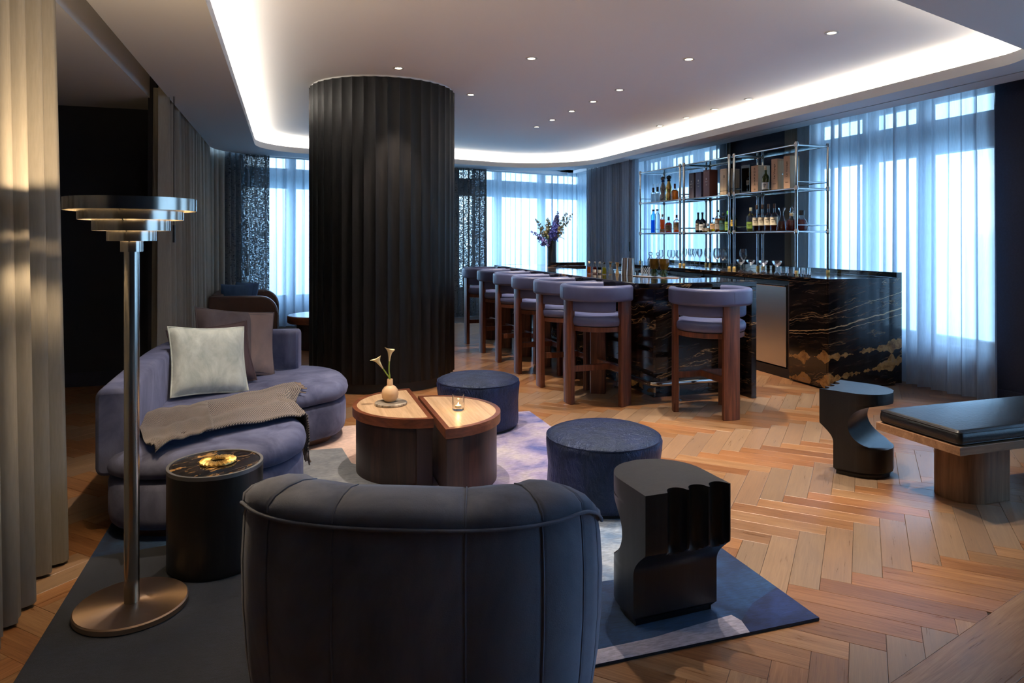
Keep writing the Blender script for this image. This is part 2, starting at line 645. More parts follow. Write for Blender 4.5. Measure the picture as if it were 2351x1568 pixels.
def hide(name, a, b_):
    m = NT(name)
    v = m.coord('Object', (1, 1, 0.5))
    n1 = m.noise(v, 6, 6, 0.65, 1.0)
    c = m.ramp(n1, [(0.35, a), (0.62, b_)])
    fib = m.noise(m.coord('Object', (90, 90, 26)), 1.0, 4, 0.7)
    mid = m.noise(m.coord('Object', (22, 22, 9)), 1.0, 4, 0.65, 1.5)
    h = m.math('ADD', m.math('MULTIPLY', fib, 0.35), mid)
    p = m.pbsdf(c, m.ramp(n1, [(0.3, (0.55, 0.55, 0.55, 1)), (0.7, (0.32, 0.32, 0.32, 1))]), 0, m.bump(h, 0.9, 0.016))
    p.inputs['Sheen Weight'].default_value = 0.22
    p.inputs['Sheen Roughness'].default_value = 0.3
    p.inputs['Sheen Tint'].default_value = S(60, 96, 190)
    p.inputs['Specular IOR Level'].default_value = 0.8
    p.inputs['Specular Tint'].default_value = (0.45, 0.62, 1.0, 1)
    return m.done(p.outputs[0])


M['fur_navy'] = hide('navy_hide', S(3, 5, 20), S(12, 20, 58))
M['fur_old'] = velvet('navy_hide', S(4, 6, 20), S(16, 26, 62), 0.42, 0.8, nscale=7.0, tint=S(60, 90, 180))
M['cush_blue'] = velvet('blue_cushion', S(48, 70, 104), S(74, 100, 136), sheen=0.3)
M['cush_mauve'] = velvet('mauve_cushion', S(88, 80, 86), S(116, 106, 110), sheen=0.3)
M['cush_brown'] = velvet('plum_cushion', S(62, 50, 56), S(80, 66, 70), sheen=0.3)
M['cush_fur'] = velvet('silver_fur', S(160, 170, 168), S(206, 214, 210), 0.9, 1.0, nscale=9.0)
M['brass'] = plain('brass', S(222, 184, 110), 0.38, 0.85)
M['gold'] = plain('gold_satin', S(212, 176, 104), 0.3, 1.0)
M['copper'] = plain('polished_copper', S(206, 160, 130), 0.12, 1.0)
M['bronze'] = plain('brushed_bronze', S(150, 128, 108), 0.3, 1.0, var=0.06, vscale=3)
M['nickel'] = plain('brushed_nickel', S(186, 180, 170), 0.2, 1.0)
M['chrome'] = plain('polished_nickel', S(205, 203, 200), 0.10, 1.0)
M['steel'] = plain('stainless_steel', S(186, 186, 184), 0.36, 1.0)
M['rim_grey'] = plain('grey_metal_rim', S(120, 120, 122), 0.4, 0.6)
M['black'] = plain('black_metal', S(10, 10, 12), 0.4)
M['shelf_glass'] = tinted_glass('shelf_glass', (0.80, 0.94, 0.97, 1), 0.35)
M['clear'] = tinted_glass('clear_glass', (0.94, 0.965, 0.975, 1), 0.42)
M['candle_clear'] = tinted_glass('candle_clear_glass', (0.97, 0.975, 0.97, 1), 0.16, 0.12)
# ================================================================== SETTING
ZC, ZS, ZP = 3.03, 2.80, 2.90      # raised ceiling, soffit, curtain pocket
FT, FSH, FW = 11.78, 12.15, 12.53  # far wall: heavy track, sheer track, window plane (intercepts at x = 0)
XT, XSH, XW = 5.535, 5.985, 6.25    # right wall: heavy track, sheer track, window plane


def far(x, k):
    return (x, k + FS * x)


# ---- cove outline (CCW) and matching soffit outline
cove = round_poly([(-0.43, 1.89), (5.22, 3.58), (5.22, 12.60), (-0.43, 11.04)], [0.3, 0.42, 1.25, 0.95], 14)
outer = round_poly([(-1.05, -3.0), (5.52, -3.0), (5.52, FT + FS * 5.52 - 0.02), (-1.05, FT - FS * 1.05 - 0.02)], [0.01, 0.01, 1.5, 0.9], 14)

ceil = tag(thing('ceiling', (0, 0, ZC)), kind='structure')
b = MB()
big = [(-0.75, 1.4), (5.55, 3.1), (5.55, 13.1), (-0.75, 11.4)]
b.prism(big, 0.0, 0.06)
b.build('ceiling_panel', M['plaster'], ceil)
b = MB()                                         # soffit underside + lip + ledge + riser, one section swept around the cove
n = len(cove)
nr = []
for i in range(n):
    a_, c_ = cove[i - 1], cove[(i + 1) % n]
    t_ = Vector((c_[0] - a_[0], c_[1] - a_[1])).normalized()
    nr.append((t_.y, -t_.x))                     # outward


def cl(off, z):
    return [(cove[i][0] + nr[i][0] * off, cove[i][1] + nr[i][1] * off, z - ZC) for i in range(n)]


b.loops([[(x, y, ZS - ZC) for x, y in outer], cl(0, ZS)], False, False)
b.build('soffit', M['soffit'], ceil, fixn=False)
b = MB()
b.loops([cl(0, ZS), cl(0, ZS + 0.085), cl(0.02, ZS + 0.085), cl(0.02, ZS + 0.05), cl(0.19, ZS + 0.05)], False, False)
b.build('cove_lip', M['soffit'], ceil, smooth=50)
b = MB()
b.loops([cl(0.19, ZS + 0.05), cl(0.19, ZC + 0.01)], False, False)
b.build('cove_riser', M['plaster'], ceil, smooth=50)
b = MB()
b.loops([cl(0.082, ZS + 0.076), cl(0.102, ZS + 0.076)], False, False)
b.build('light_strip', M['led'], ceil)

# ---- outer ceiling beyond the curtain slots
b = MB()
# right: strip between slot and sheer pocket
b.box(5.545, 5.80, -3.0, 13.0, ZS - ZC, ZS + 0.06 - ZC)
b.box(5.50, 6.5, -3.0, 14.6, ZP - ZC, ZP + 0.03 - ZC)
# far: the same, parallel to the far wall
b.prism([far(-1.6, FT + 0.03), far(5.545, FT + 0.03), far(5.545, FT + 0.25), far(-1.6, FT + 0.25)], ZS - ZC, ZS + 0.06 - ZC)
b.prism([far(-2.6, FT - 0.1), far(6.5, FT - 0.1), far(6.5, FW + 0.3), far(-2.6, FW + 0.3)], ZP - ZC, ZP + 0.03 - ZC)
# left: pocket roof and the lower ceiling of the side bay
b.box(-1.40, -0.9, -3.0, 12.0, 0.0, 0.03)
b.box(-2.6, -1.225, -3.0, 8.0, ZS - ZC, 0.02)
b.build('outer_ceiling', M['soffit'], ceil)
b = MB()                                         # vertical cheeks of the slots
b.box(5.515, 5.522, -3.0, 12.2, ZS - ZC, ZP - ZC)
b.box(-1.058, -1.05, -3.0, 10.8, ZS - ZC + 0.001, 0.02)
b.build('slot_edge', M['soffit'], ceil)

# ---- walls
def wall(name, parts, mat):
    w = MB()
    for p in parts: w.box(*p) if len(p) == 6 else w.prism(*p)
    return tag(w.build(name, mat), kind='structure')


wall('wall_right', [(6.13, 6.5, 3.20, 4.62, 0, 3.0), (6.13, 6.5, -3.0, -1.4, 0, 3.0), (6.13, 6.5, 7.12, 8.72, 0, 3.0), (6.13, 6.5, 11.55, 12.30, 0, 3.0)], M['navy_wall'])
wall('wall_right_sill', [(6.2, 6.5, -1.4, 3.20, 0, 0.44), (6.25, 6.5, -1.4, 3.20, 2.89, 3.0), (6.2, 6.5, 4.62, 7.12, 0, 0.44), (6.2, 6.5, 8.72, 11.55, 0, 0.44), (6.2, 6.5, 12.30, 14.4, 0, 0.44),
                         (6.25, 6.5, 4.66, 14.4, 2.89, 3.0)], M['white_wall'])


def farbox(x0, x1, z0, z1, k0=FW, k1=FW + 0.25):
    return ([far(x0, k0), far(x1, k0), far(x1, k1), far(x0, k1)], z0, z1)


wall('wall_far', [farbox(-2.6, -0.75, 0, 3.0), farbox(1.9, 3.2, 0, 3.0)], M['navy_wall'])
wall('wall_far_sill', [farbox(-0.75, 1.9, 0, 0.44, FW - 0.05), farbox(3.2, 6.3, 0, 0.44, FW - 0.05), farbox(-0.75, 6.3, 2.89, 3.0)], M['white_wall'])
wall('wall_left', [(-2.5, -2.3, -3.0, 7.9, 0, 2.80)], M['navy_dark'])
wall('wall_alcove', [(-2.5, -1.24, 7.9, 8.1, 0, 2.80)], M['navy_dark'])
wall('wall_left_outer', [(-1.45, -1.30, 8.1, 11.9, 0, 3.0)], M['navy_dark'])
wall('wall_back', [(-2.5, 6.5, -3.2, -3.0, 0, 3.1)], M['navy_wall'])
wall('trim_1', [(-1.24, -1.17, 7.22, 8.1, 0, ZC)], M['navy_dark'])
tag(MB().box(-2.3, -1.24, 7.882, 7.9, 0, 0.14).build('baseboard_left', M['navy_wall'], bevel=0.004), kind='structure')
tag(MB().box(6.112, 6.13, -2.9, 4.62, 0, 0.12).build('baseboard_right', M['navy_wall'], bevel=0.004), kind='structure')


# ---- windows (frame bars and panes are children)
def window(name, p0, p1, mull):
    """p0, p1: ends on the wall line (2D); mull: positions 0..1 of the mullions"""
    P0, P1 = Vector(p0), Vector(p1)
    L = (P1 - P0).length
    w = thing(name, (P0.x, P0.y, 0), atan2(P1.y - P0.y, P1.x - P0.x), kind='structure')
    zb, zt0, zt1, zt = 0.44, 2.34, 2.68, 2.89
    f = MB()
    f.box(0, L, -0.03, 0.07, zb, zb + 0.06)
    f.box(0, L, -0.03, 0.07, zt - 0.03, zt)
    f.box(0, 0.05, -0.03, 0.07, zb, zt)
    f.box(L - 0.05, L, -0.03, 0.07, zb, zt)
    f.build('window_frame', M['alu'], w, bevel=0.004)
    MB().box(0.0, L, -0.05, 0.09, zt0, zt1).build('transom', M['alu'], w, bevel=0.006)
    for q in mull:
        MB().box(q * L - 0.06, q * L + 0.06, -0.05, 0.08, zb, zt).build('mullion', M['alu'], w, bevel=0.006)
    xs = [0.0] + [q * L for q in mull] + [L]
    for k in range(len(xs) - 1):
        MB().box(xs[k] + 0.04, xs[k + 1] - 0.04, 0.015, 0.021, zb + 0.04, zt0 + 0.01).build('pane', M['pane'], w)
        MB().box(xs[k] + 0.04, xs[k + 1] - 0.04, 0.015, 0.021, zt1 - 0.01, zt - 0.02).build('pane', M['pane'], w)
    MB().box(0, L, -0.16, 0.0, zb - 0.03, zb).build('window_sill', M['white_wall'], w, bevel=0.004)
    return w


window('window_1', (6.30, 7.12), (6.30, 4.66), [0.37, 0.66])
window('window_2', (6.30, 11.55), (6.30, 8.72), [0.33, 0.67])
window('window_3', (6.30, 14.25), (6.30, 12.30), [0.5])
window('window_4', far(6.28, FW + 0.06), far(3.2, FW + 0.06), [0.34, 0.69])
window('window_5', far(1.9, FW + 0.06), far(-0.75, FW + 0.06), [0.34, 0.69])

window('window_6', (6.30, 3.20), (6.30, -1.4), [0.25, 0.5, 0.75])

# ---- herringbone floor --------------------------------------------------
WD, NL = 0.1205, 5
LN = WD * NL
P_OFF, Q_OFF = -1.130, 4.623
R2 = 1 / sqrt(2)
E1, E2 = (R2, -R2), (R2, R2)
BS, BI = 0.2893, 1.243            # border line y = BI + BS x
GAP = 0.0007
PT = 0.012                        # plank thickness


def floor_mat(name, per_object, pale=0.0):
    m = NT(name)
    uvn = m.n('UVMap')
    if per_object:
        oi = m.n('ObjectInfo')
        rnd = oi.outputs['Random']
    else:
        at = m.n('Attribute')
        at.attribute_name = 'rnd'
        rnd = at.outputs['Fac']
    cmb = m.n('CombineXYZ')
    m.l(m.math('MULTIPLY', rnd, 37.0), cmb.inputs[0])
    m.l(m.math('MULTIPLY', rnd, 91.0), cmb.inputs[1])
    va = m.n('VectorMath')
    va.operation = 'ADD'
    m.l(uvn.outputs[0], va.inputs[0])
    m.l(cmb.outputs[0], va.inputs[1])
    mp = m.n('Mapping')
    mp.inputs['Scale'].default_value = (1.6, 22, 1)
    m.l(va.outputs[0], mp.inputs[0])
    g1 = m.noise(mp.outputs[0], 1.6, 5, 0.62, 1.1)
    mp2 = m.n('Mapping')
    mp2.inputs['Scale'].default_value = (6, 190, 1)
    m.l(va.outputs[0], mp2.inputs[0])
    g2 = m.noise(mp2.outputs[0], 1.0, 3, 0.6, 0.3)
    gf = m.math('ADD', m.math('MULTIPLY', g1, 0.62), m.math('MULTIPLY', g2, 0.38))
    grain = m.ramp(gf, [(0.34, S(140, 108, 80)), (0.5, S(172, 140, 110)), (0.66, S(196, 168, 138))])
    r2 = m.math('FRACT', m.math('MULTIPLY', rnd, 7.13))
    tone = m.ramp(rnd, [(0.0, S(196, 156, 120)), (0.22, S(214, 174, 136)), (0.45, S(224, 190, 150)), (0.62, S(232, 214, 190)), (0.8, S(206, 186, 166)), (1.0, S(218, 176, 128))])
    c = m.mix(0.85, grain, tone, 'MULTIPLY')
    c = m.mix(1.0, c, m.ramp(r2, [(0.0, (0.80, 0.80, 0.80, 1)), (1.0, (1.04, 1.04, 1.04, 1))]), 'MULTIPLY')
    if pale: c = m.mix(pale, c, S(138, 124, 107))  # directional grain sheen, mixed into the base colour
    ro = m.math('ADD', m.math('MULTIPLY', gf, 0.2), 0.2)
    p = m.pbsdf(c, ro, 0, m.bump(gf, 0.12, 0.002))
    p.inputs['Specular IOR Level'].default_value = 0.45
    return m.done(p.outputs[0])


M['floor_one'] = floor_mat('oak_plank', True)
M['floor_sheen_tint'] = floor_mat('oak_plank_painted_sheen', True, 0.5)  # same oak for the other laying direction, its paler sheen painted in
M['floor_all'] = floor_mat('oak_plank_field', False)
M['floor_base'] = plain('floor_gap', S(52, 36, 24), 0.8)

floor = tag(thing('floor', (0, 0, 0)), kind='structure')
MB().prism([(-2.4, -3.0), (6.3, -3.0), (6.3, 14.4), (-2.4, 11.9)], -0.06, -0.004).build('subfloor', M['floor_base'], floor)


def clip(poly, a, b_, c):         # keep a x + b y + c >= 0
    out = []
    for i in range(len(poly)):
        p, q = poly[i], poly[(i + 1) % len(poly)]
        dp, dq = a * p[0] + b_ * p[1] + c, a * q[0] + b_ * q[1] + c
        if dp >= 0: out.append(p)
        if (dp >= 0) != (dq >= 0):
            t = dp / (dp - dq)
            out.append((p[0] + (q[0] - p[0]) * t, p[1] + (q[1] - p[1]) * t))
    return out


def pix(x, y, z):
    a = radians(18.04)
    t = x * sin(a) + y * cos(a)
    if t < 0.2: return None
    return (1175.5 + 1586 * (x * cos(a) - y * sin(a)) / t, 547.3 - 1586 * (z - 1.48) / t)


def area(P):
    return abs(sum(P[i][0] * P[(i + 1) % len(P)][1] - P[(i + 1) % len(P)][0] * P[i][1] for i in range(len(P)))) / 2


planks = []                       # (polygon, direction angle, centre, clipped?, visible size)
for m_ in range(-9, 9):
    for j in range(-60, 130):
        for kind in (0, 1):
            if kind == 0:
                p0, q0, lp, lq = j + 2 * NL * m_, j, NL, 1
            else:
                p0, q0, lp, lq = j, j - 2 * NL + 1 - 2 * NL * m_, 1, NL
            cp = P_OFF + (p0 + lp / 2) * WD
            cq = Q_OFF + (q0 + lq / 2) * WD
            c = (E1[0] * cp + E2[0] * cq, E1[1] * cp + E2[1] * cq)
            if not (-2.7 < c[0] < 6.6 and 0.4 < c[1] < 14.4): continue
            hp, hq = lp * WD / 2 - GAP, lq * WD / 2 - GAP
            poly = [(E1[0] * (cp + a) + E2[0] * (cq + d), E1[1] * (cp + a) + E2[1] * (cq + d)) for a, d in ((-hp, -hq), (hp, -hq), (hp, hq), (-hp, hq))]
            q = poly
            for pl in ((-BS, 1, -BI - 0.001), (1, 0, 2.3), (-1, 0, 6.2), (FS, -1, FW - 0.06)):
                q = clip(q, *pl)
                if len(q) < 3: break
            if len(q) < 3 or area(q) < 0.0008: continue
            clipped = area(q) < area(poly) * 0.999
            scr = [pix(x, y, 0) for x, y in q]
            vis = 0.0
            if all(scr):
                cx0 = sum(s_[0] for s_ in scr) / len(scr)
                cy0 = sum(s_[1] for s_ in scr) / len(scr)
                onrug = -0.8 < c[0] < 1.9 and 2.3 < c[1] < 5.4
                inside = -10 < cx0 < 2361 and cy0 < 1590
                if inside and not onrug: vis = area(scr)
            planks.append((q, kind, c, clipped, vis))
planks.sort(key=lambda t: -t[4])
mesh_cache = {}


def plank_mesh(poly, ang, c, kind=0):
    ux, uy = cos(ang), sin(ang)
    loc = [((x - c[0]) * ux + (y - c[1]) * uy, -(x - c[0]) * uy + (y - c[1]) * ux) for x, y in poly]
    me = bpy.data.meshes.new('plank')
    nn = len(loc)
    e = 0.0012
    vs = [(x, y, -PT) for x, y in loc] + [(x, y, -0.0008) for x, y in loc]
    cxm = sum(p[0] for p in loc) / nn
    cym = sum(p[1] for p in loc) / nn
    vs += [(x - math.copysign(min(e, abs(x - cxm)), x - cxm), y - math.copysign(min(e, abs(y - cym)), y - cym), 0.0) for x, y in loc]
    fs = [tuple(range(2 * nn, 3 * nn))]
    for i in range(nn):
        k = (i + 1) % nn
        fs += [(i, k, nn + k, nn + i), (nn + i, nn + k, 2 * nn + k, 2 * nn + i)]
    me.from_pydata(vs, [], fs)
    uv = me.uv_layers.new(name='UVMap')
    for lp_ in me.loops:
        v_ = vs[lp_.vertex_index]
        uv.data[lp_.index].uv = (v_[0], v_[1])
    me.materials.append(M['floor_sheen_tint' if kind else 'floor_one'])
    return me


ANG = (radians(-45), radians(45))
NI = 288
for q, kind, c, clipped, vis in planks[:NI]:
    if not clipped:
        if kind not in mesh_cache: mesh_cache[kind] = plank_mesh(q, ANG[kind], c, kind)
        me = mesh_cache[kind]
    else:
        me = plank_mesh(q, ANG[kind], c, kind)
    o = bpy.data.objects.new('plank', me)
    COL.objects.link(o)
    o.parent = floor
    o.location = (c[0], c[1], 0)
    o.rotation_euler = (0, 0, ANG[kind])
rest = planks[NI:]
vs, fs, uvs, rn = [], [], [], []
for q, kind, c, clipped, vis in rest:
    b0 = len(vs)
    r_ = random.random()
    ux, uy = cos(ANG[kind]), sin(ANG[kind])
    nn = len(q)
    for z in (0.0, -PT):
        for x, y in q:
            vs.append((x, y, z))
            uvs.append(((x - c[0]) * ux + (y - c[1]) * uy, -(x - c[0]) * uy + (y - c[1]) * ux))
            rn.append(r_)
    fs.append(tuple(range(b0, b0 + nn)))
    for i in range(nn):
        k = (i + 1) % nn
        fs.append((b0 + i, b0 + nn + i, b0 + nn + k, b0 + k))
me = bpy.data.meshes.new('plank_field')
me.from_pydata(vs, [], fs)
uv = me.uv_layers.new(name='UVMap')
for lp_ in me.loops: uv.data[lp_.index].uv = uvs[lp_.vertex_index]
at_ = me.attributes.new('rnd', 'FLOAT', 'POINT')
at_.data.foreach_set('value', rn)
me.materials.append(M['floor_all'])
o = bpy.data.objects.new('plank_field', me)
COL.objects.link(o)
o.parent = floor
o['kind'] = 'stuff'
# straight boards beyond the herringbone
ba = math.atan(BS)
k0 = 0.0
for row in range(6):
    wdt = 0.235
    xs_ = [(-2.3, 0.9 + 0.4 * (row % 2)), (0.9 + 0.4 * (row % 2), 3.6 + 0.5 * (row % 2)), (3.6 + 0.5 * (row % 2), 6.1)]
    for (xa, xb) in xs_:
        dn = (sin(ba) * 1, -cos(ba) * 1)
        A = [(xa + dn[0] * k0, BI + BS * xa + dn[1] * k0), (xb - 0.001 + dn[0] * k0, BI + BS * xb + dn[1] * k0)]
        Bq = [(xb - 0.001 + dn[0] * (k0 + wdt - 0.0015), BI + BS * xb + dn[1] * (k0 + wdt - 0.0015)), (xa + dn[0] * (k0 + wdt - 0.0015), BI + BS * xa + dn[1] * (k0 + wdt - 0.0015))]
        poly = [Bq[1], Bq[0], A[1], A[0]]
        c = ((xa + xb) / 2 + dn[0] * (k0 + wdt / 2), BI + BS * (xa + xb) / 2 + dn[1] * (k0 + wdt / 2))
        me = plank_mesh(poly, ba, c)
        o = bpy.data.objects.new('border_board', me)
        COL.objects.link(o)
        o.parent = floor
        o.location = (c[0], c[1], 0)
        o.rotation_euler = (0, 0, ba)
    k0 += wdt


# ---- curtains -----------------------------------------------------------
def curtain(name, path, z0, z1, amp, wl, mat, seed, label, group, flare=0.35, rows=7, sub=9, cat='curtain', spread=0.0):
    rr = random.Random(seed)
    P = resample(path, wl / sub)
    N_ = len(P)
    ph, phs, am = rr.random() * 6, [], []
    cur, aw = 2 * pi / wl, amp
    for i in range(N_):
        if i % sub == 0:
            cur = 2 * pi / (wl * rr.uniform(0.7, 1.45))
            aw = amp * rr.uniform(0.55, 1.25)
        ph += cur * wl / sub
        phs.append(ph)
        am.append(aw)
    am = [sum(am[max(0, i - 3):i + 4]) / len(am[max(0, i - 3):i + 4]) for i in range(N_)]
    drift = [rr.uniform(-1, 1) for _ in range(N_ // sub + 3)]
    o0 = P[0]
    vs, fs = [], []
    for r in range(rows):
        k = r / (rows - 1)
        z = z0 + (z1 - z0) * k
        for i in range(N_):
            a_, c_ = P[max(0, i - 1)], P[min(N_ - 1, i + 1)]
            t = (c_ - a_).normalized()
            nx, ny = -t.y, t.x
            d0 = drift[i // sub] * (1 - (i % sub) / sub) + drift[i // sub + 1] * ((i % sub) / sub)
            A_ = am[i] * (1 + flare * (1 - k))
            s_ = sin(phs[i])
            off = A_ * (s_ + 0.25 * sin(2.1 * phs[i] + d0 * 2)) + d0 * 0.018 * (1 - k)
            tl = 0.35 * A_ * cos(phs[i]) + d0 * 0.03 * (1 - k) * flare + spread * (1 - k) * i * wl / sub
            vs.append((P[i].x - o0.x + nx * off + t.x * tl, P[i].y - o0.y + ny * off + t.y * tl, z - z0))
    for r in range(rows - 1):
        for i in range(N_ - 1):
            fs.append((r * N_ + i, r * N_ + i + 1, (r + 1) * N_ + i + 1, (r + 1) * N_ + i))
    me = bpy.data.meshes.new(name)
    me.from_pydata(vs, [], fs)
    for p in me.polygons: p.use_smooth = True
    me.materials.append(mat)
    o = bpy.data.objects.new(name, me)
    COL.objects.link(o)
    o.location = (o0.x, o0.y, z0)
    return tag(o, label, cat, group)


M['heavy_blue'] = curtain_mat('slate_linen', S(160, 168, 178), 0.0, 0.16)
SH = 'sheer curtains at the windows'
HV = 'heavy linen curtains'
zt = ZP - 0.005
M['wand'] = plain('curtain_wand', S(12, 12, 14), 0.4)


def wand(cur, x, y, zb):
    o = MB().tube([(x - cur.location.x, y - cur.location.y, zt - 0.02), (x - cur.location.x, y - cur.location.y, zb + 0.16)], 0.004, 6).build('pull_wand', M['wand'], cur)
    MB().tube([(x - cur.location.x, y - cur.location.y, zb + 0.16), (x - cur.location.x, y - cur.location.y, zb)], 0.011, 8).build('wand_handle', M['wand'], o)


curtain('sheer_curtain', [(XSH, 4.50), (XSH, 7.05)], 0.012, zt, 0.040, 0.15, M['sheer'], 3, 'long white sheer curtain on the wide window right of the marble counter', SH)
curtain('sheer_curtain', [(XSH, 8.45), (XSH, 11.45)], 0.012, zt, 0.040, 0.15, M['sheer'], 4, 'white sheer curtain on the window behind the bottle shelves', SH)
curtain('sheer_curtain', [(XSH, 12.25), (XSH, 13.76), far(5.88, FSH), far(3.45, FSH)], 0.012, zt, 0.040, 0.15, M['sheer'], 5, 'white sheer curtain around the far corner behind the tall flowers', SH)
curtain('sheer_curtain', [far(1.5, FSH), far(-0.7, FSH)], 0.012, zt, 0.040, 0.15, M['sheer'], 6, 'white sheer curtain on the far window left of the black column', SH)
curtain('sheer_curtain', [(XSH, -1.6), (XSH, 3.35)], 0.012, zt, 0.040, 0.15, M['sheer'], 7, 'white sheer curtain on the window beyond the bench', SH, sub=6)
arc = round_poly([(-1.13, 7.12), (-1.13, FT - FS * 1.13), far(-0.26, FT)], [0, 0.85, 0], 12)
c1_ = curtain('heavy_curtain', arc[:9], 0.012, zt, 0.06, 0.11, M['heavy'], 11, 'grey linen curtain running along the left wall beside the dark alcove', HV)
wand(c1_, -1.0, 7.08, 1.43)
c2_ = curtain('heavy_curtain', arc[8:], 0.012, zt, 0.055, 0.11, M['heavy_open'], 12, 'dark open-weave curtain across the far left corner behind the brown settee', HV)
wand(c2_, -0.33, FT - FS * 0.33 - 0.1, 1.40)
curtain('heavy_curtain', [far(2.75, FT), far(3.64, FT)], 0.012, zt, 0.06, 0.14, M['heavy_open'], 13, 'dark open-weave curtain on the far wall right of the column', HV)
c3_ = curtain('heavy_curtain', [(XT, 10.26), (XT, 12.25)], 0.012, zt, 0.045, 0.09, M['heavy_blue'], 14, 'dark blue-grey pleated curtain at the left end of the bottle shelves', HV)
wand(c3_, 5.44, 10.36, 1.25)
curtain('heavy_curtain', [(6.085, 6.74), (6.085, 7.35)], 0.012, zt, 0.024, 0.14, M['heavy'], 15, 'dark gathered curtain stack behind the right shelf bay', HV)
curtain('heavy_curtain', [(6.085, 8.50), (6.085, 8.78)], 0.012, zt, 0.024, 0.12, M['heavy'], 16, 'narrow dark curtain edge behind the middle shelf bay', HV)
M['heavy_near'] = curtain_mat('grey_linen_near', S(128, 124, 116), 0.0, 0.04)
curtain('heavy_curtain', [(-1.07, 2.10), (-1.07, 3.69)], 0.015, zt, 0.055, 0.118, M['heavy_near'], 21, 'tall beige linen curtain hanging in the left foreground behind the floor lamp', HV, rows=14, sub=14, spread=0.045, flare=0.5)


# ---- ceiling downlights ------------------------------------------------
def downlight(x, y, power, label, size=62, blend=0.55, aim=None):
    d = thing('downlight', (x, y, ZC), 0, label, 'ceiling light', 'recessed ceiling downlights')
    MB().lathe([(0.030, -0.001), (0.050, -0.001), (0.052, -0.004), (0.050, -0.006), (0.034, -0.006), (0.030, -0.002)], 28, cap0=False, cap1=False).build('trim_ring', M['trim_white'], d, smooth=40)
    MB().lathe([(0.0005, -0.0015), (0.031, -0.0015)], 24, cap0=False, cap1=False).build('lens', M['lens'], d)
    L_ = bpy.data.lights.new('downlight_beam', 'SPOT')
    L_.energy = power
    L_.color = WARM
    L_.spot_size = radians(size)
    L_.spot_blend = blend
    L_.shadow_soft_size = 0.025
    lo = bpy.data.objects.new('downlight_beam', L_)
    COL.objects.link(lo)
    lo.parent = d
    lo.location = (0, 0, -0.02)
    if aim:
        lo.rotation_euler = Vector((aim[0] - x, aim[1] - y, aim[2] - ZC)).to_track_quat('-Z', 'Y').to_euler()
    return d


PW = 132
downlight(0.964, 6.293, PW, 'recessed downlight just in front of the black fluted column')
downlight(1.883, 7.214, PW, 'recessed downlight just right of the top of the black column')
for k, y in enumerate((6.498, 7.152, 7.773, 8.421, 9.018)):
    downlight(3.296, y, PW * 0.9, ['nearest', 'second nearest', 'middle', 'second farthest', 'farthest'][k] + ' recessed downlight in the row of five above the bar front', size=56)
for k, y in enumerate((6.483, 7.133, 7.740, 8.413)):
    downlight(4.88, y, PW * 0.9, ['nearest', 'second nearest', 'second farthest', 'farthest'][k] + ' recessed downlight in the row of four above the bottle shelves', size=66)
for x, y, p, s_, above in ((0.95, 4.30, 1.0, 62, 'above the coffee tables'), (-0.10, 4.40, 0.7, 60, 'above the sofa'), (3.30, 5.20, 1.1, 62, 'above the near bar stool'), (2.35, 3.60, 1.0, 66, 'above the open floor'), (3.9, 4.2, 0.9, 66, 'between the bench and the counter'), (1.75, 3.2, 0.6, 60, 'above the near pouf'), (2.0, 5.6, 0.8, 60, 'above the far pouf'), (2.9, 3.35, 0.6, 66, 'above the crescent side table')):
    downlight(x, y, PW * p, 'recessed downlight in the raised ceiling ' + above, size=s_)
# ================================================================== RUG
RT = 0.012


def rug_mat(name, a, b_, c=None, sc=2.2, streak=(3, 14, 1)):
    m = NT(name)
    v = m.coord('Object', (1, 1, 1), (0, 0, 0.5))
    n1 = m.noise(v, sc, 5, 0.6, 0.5)
    stops = [(0.34, a), (0.66, b_)] if c is None else [(0.32, a), (0.5, b_), (0.68, c)]
    col = m.ramp(n1, stops)
    st = m.noise(m.coord('Object', streak, (0, 0, 0.25)), 7, 5, 0.7)
    col = m.mix(1.0, col, m.ramp(st, [(0.3, (0.62, 0.62, 0.62, 1)), (0.7, (1.34, 1.34, 1.34, 1))]), 'MULTIPLY')
    p = m.pbsdf(col, 0.9, 0, m.bump(m.noise(m.coord('Object'), 420, 2), 0.5, 0.003))
    p.inputs['Sheen Weight'].default_value = 0.25
    p.inputs['Specular IOR Level'].default_value = 0.15
    return m.done(p.outputs[0])


rm = [rug_mat('rug_charcoal', S(20, 24, 33), S(38, 44, 58)),
      rug_mat('rug_blue', S(14, 34, 72), S(34, 72, 118), sc=4),
      rug_mat('rug_navy', S(14, 22, 58), S(36, 58, 112), sc=6),
      rug_mat('rug_lavender', S(150, 148, 170), S(186, 182, 198)),
      rug_mat('rug_lilac', S(72, 84, 150), S(150, 142, 178), S(178, 172, 178), sc=3.2),
      rug_mat('rug_pink', S(196, 168, 160), S(216, 190, 178)),
      rug_mat('rug_grey', S(104, 110, 120), S(140, 144, 150), sc=5),
      rug_mat('rug_light', S(96, 124, 160), S(168, 180, 196), sc=6)]
rug = thing('rug', (0.55, 3.86, 0), 0, 'large patchwork rug in navy, blue, lilac and pink under the seating', 'rug')
ox, oy = 0.55, 3.86
X0, X1, Y0, Y1 = -0.86, 1.96, 2.175, 5.545
MB().box(X0 - ox, X1 - ox, Y0 - oy, Y1 - oy, 0.0008, RT - 0.001).build('backing', rm[0], rug)
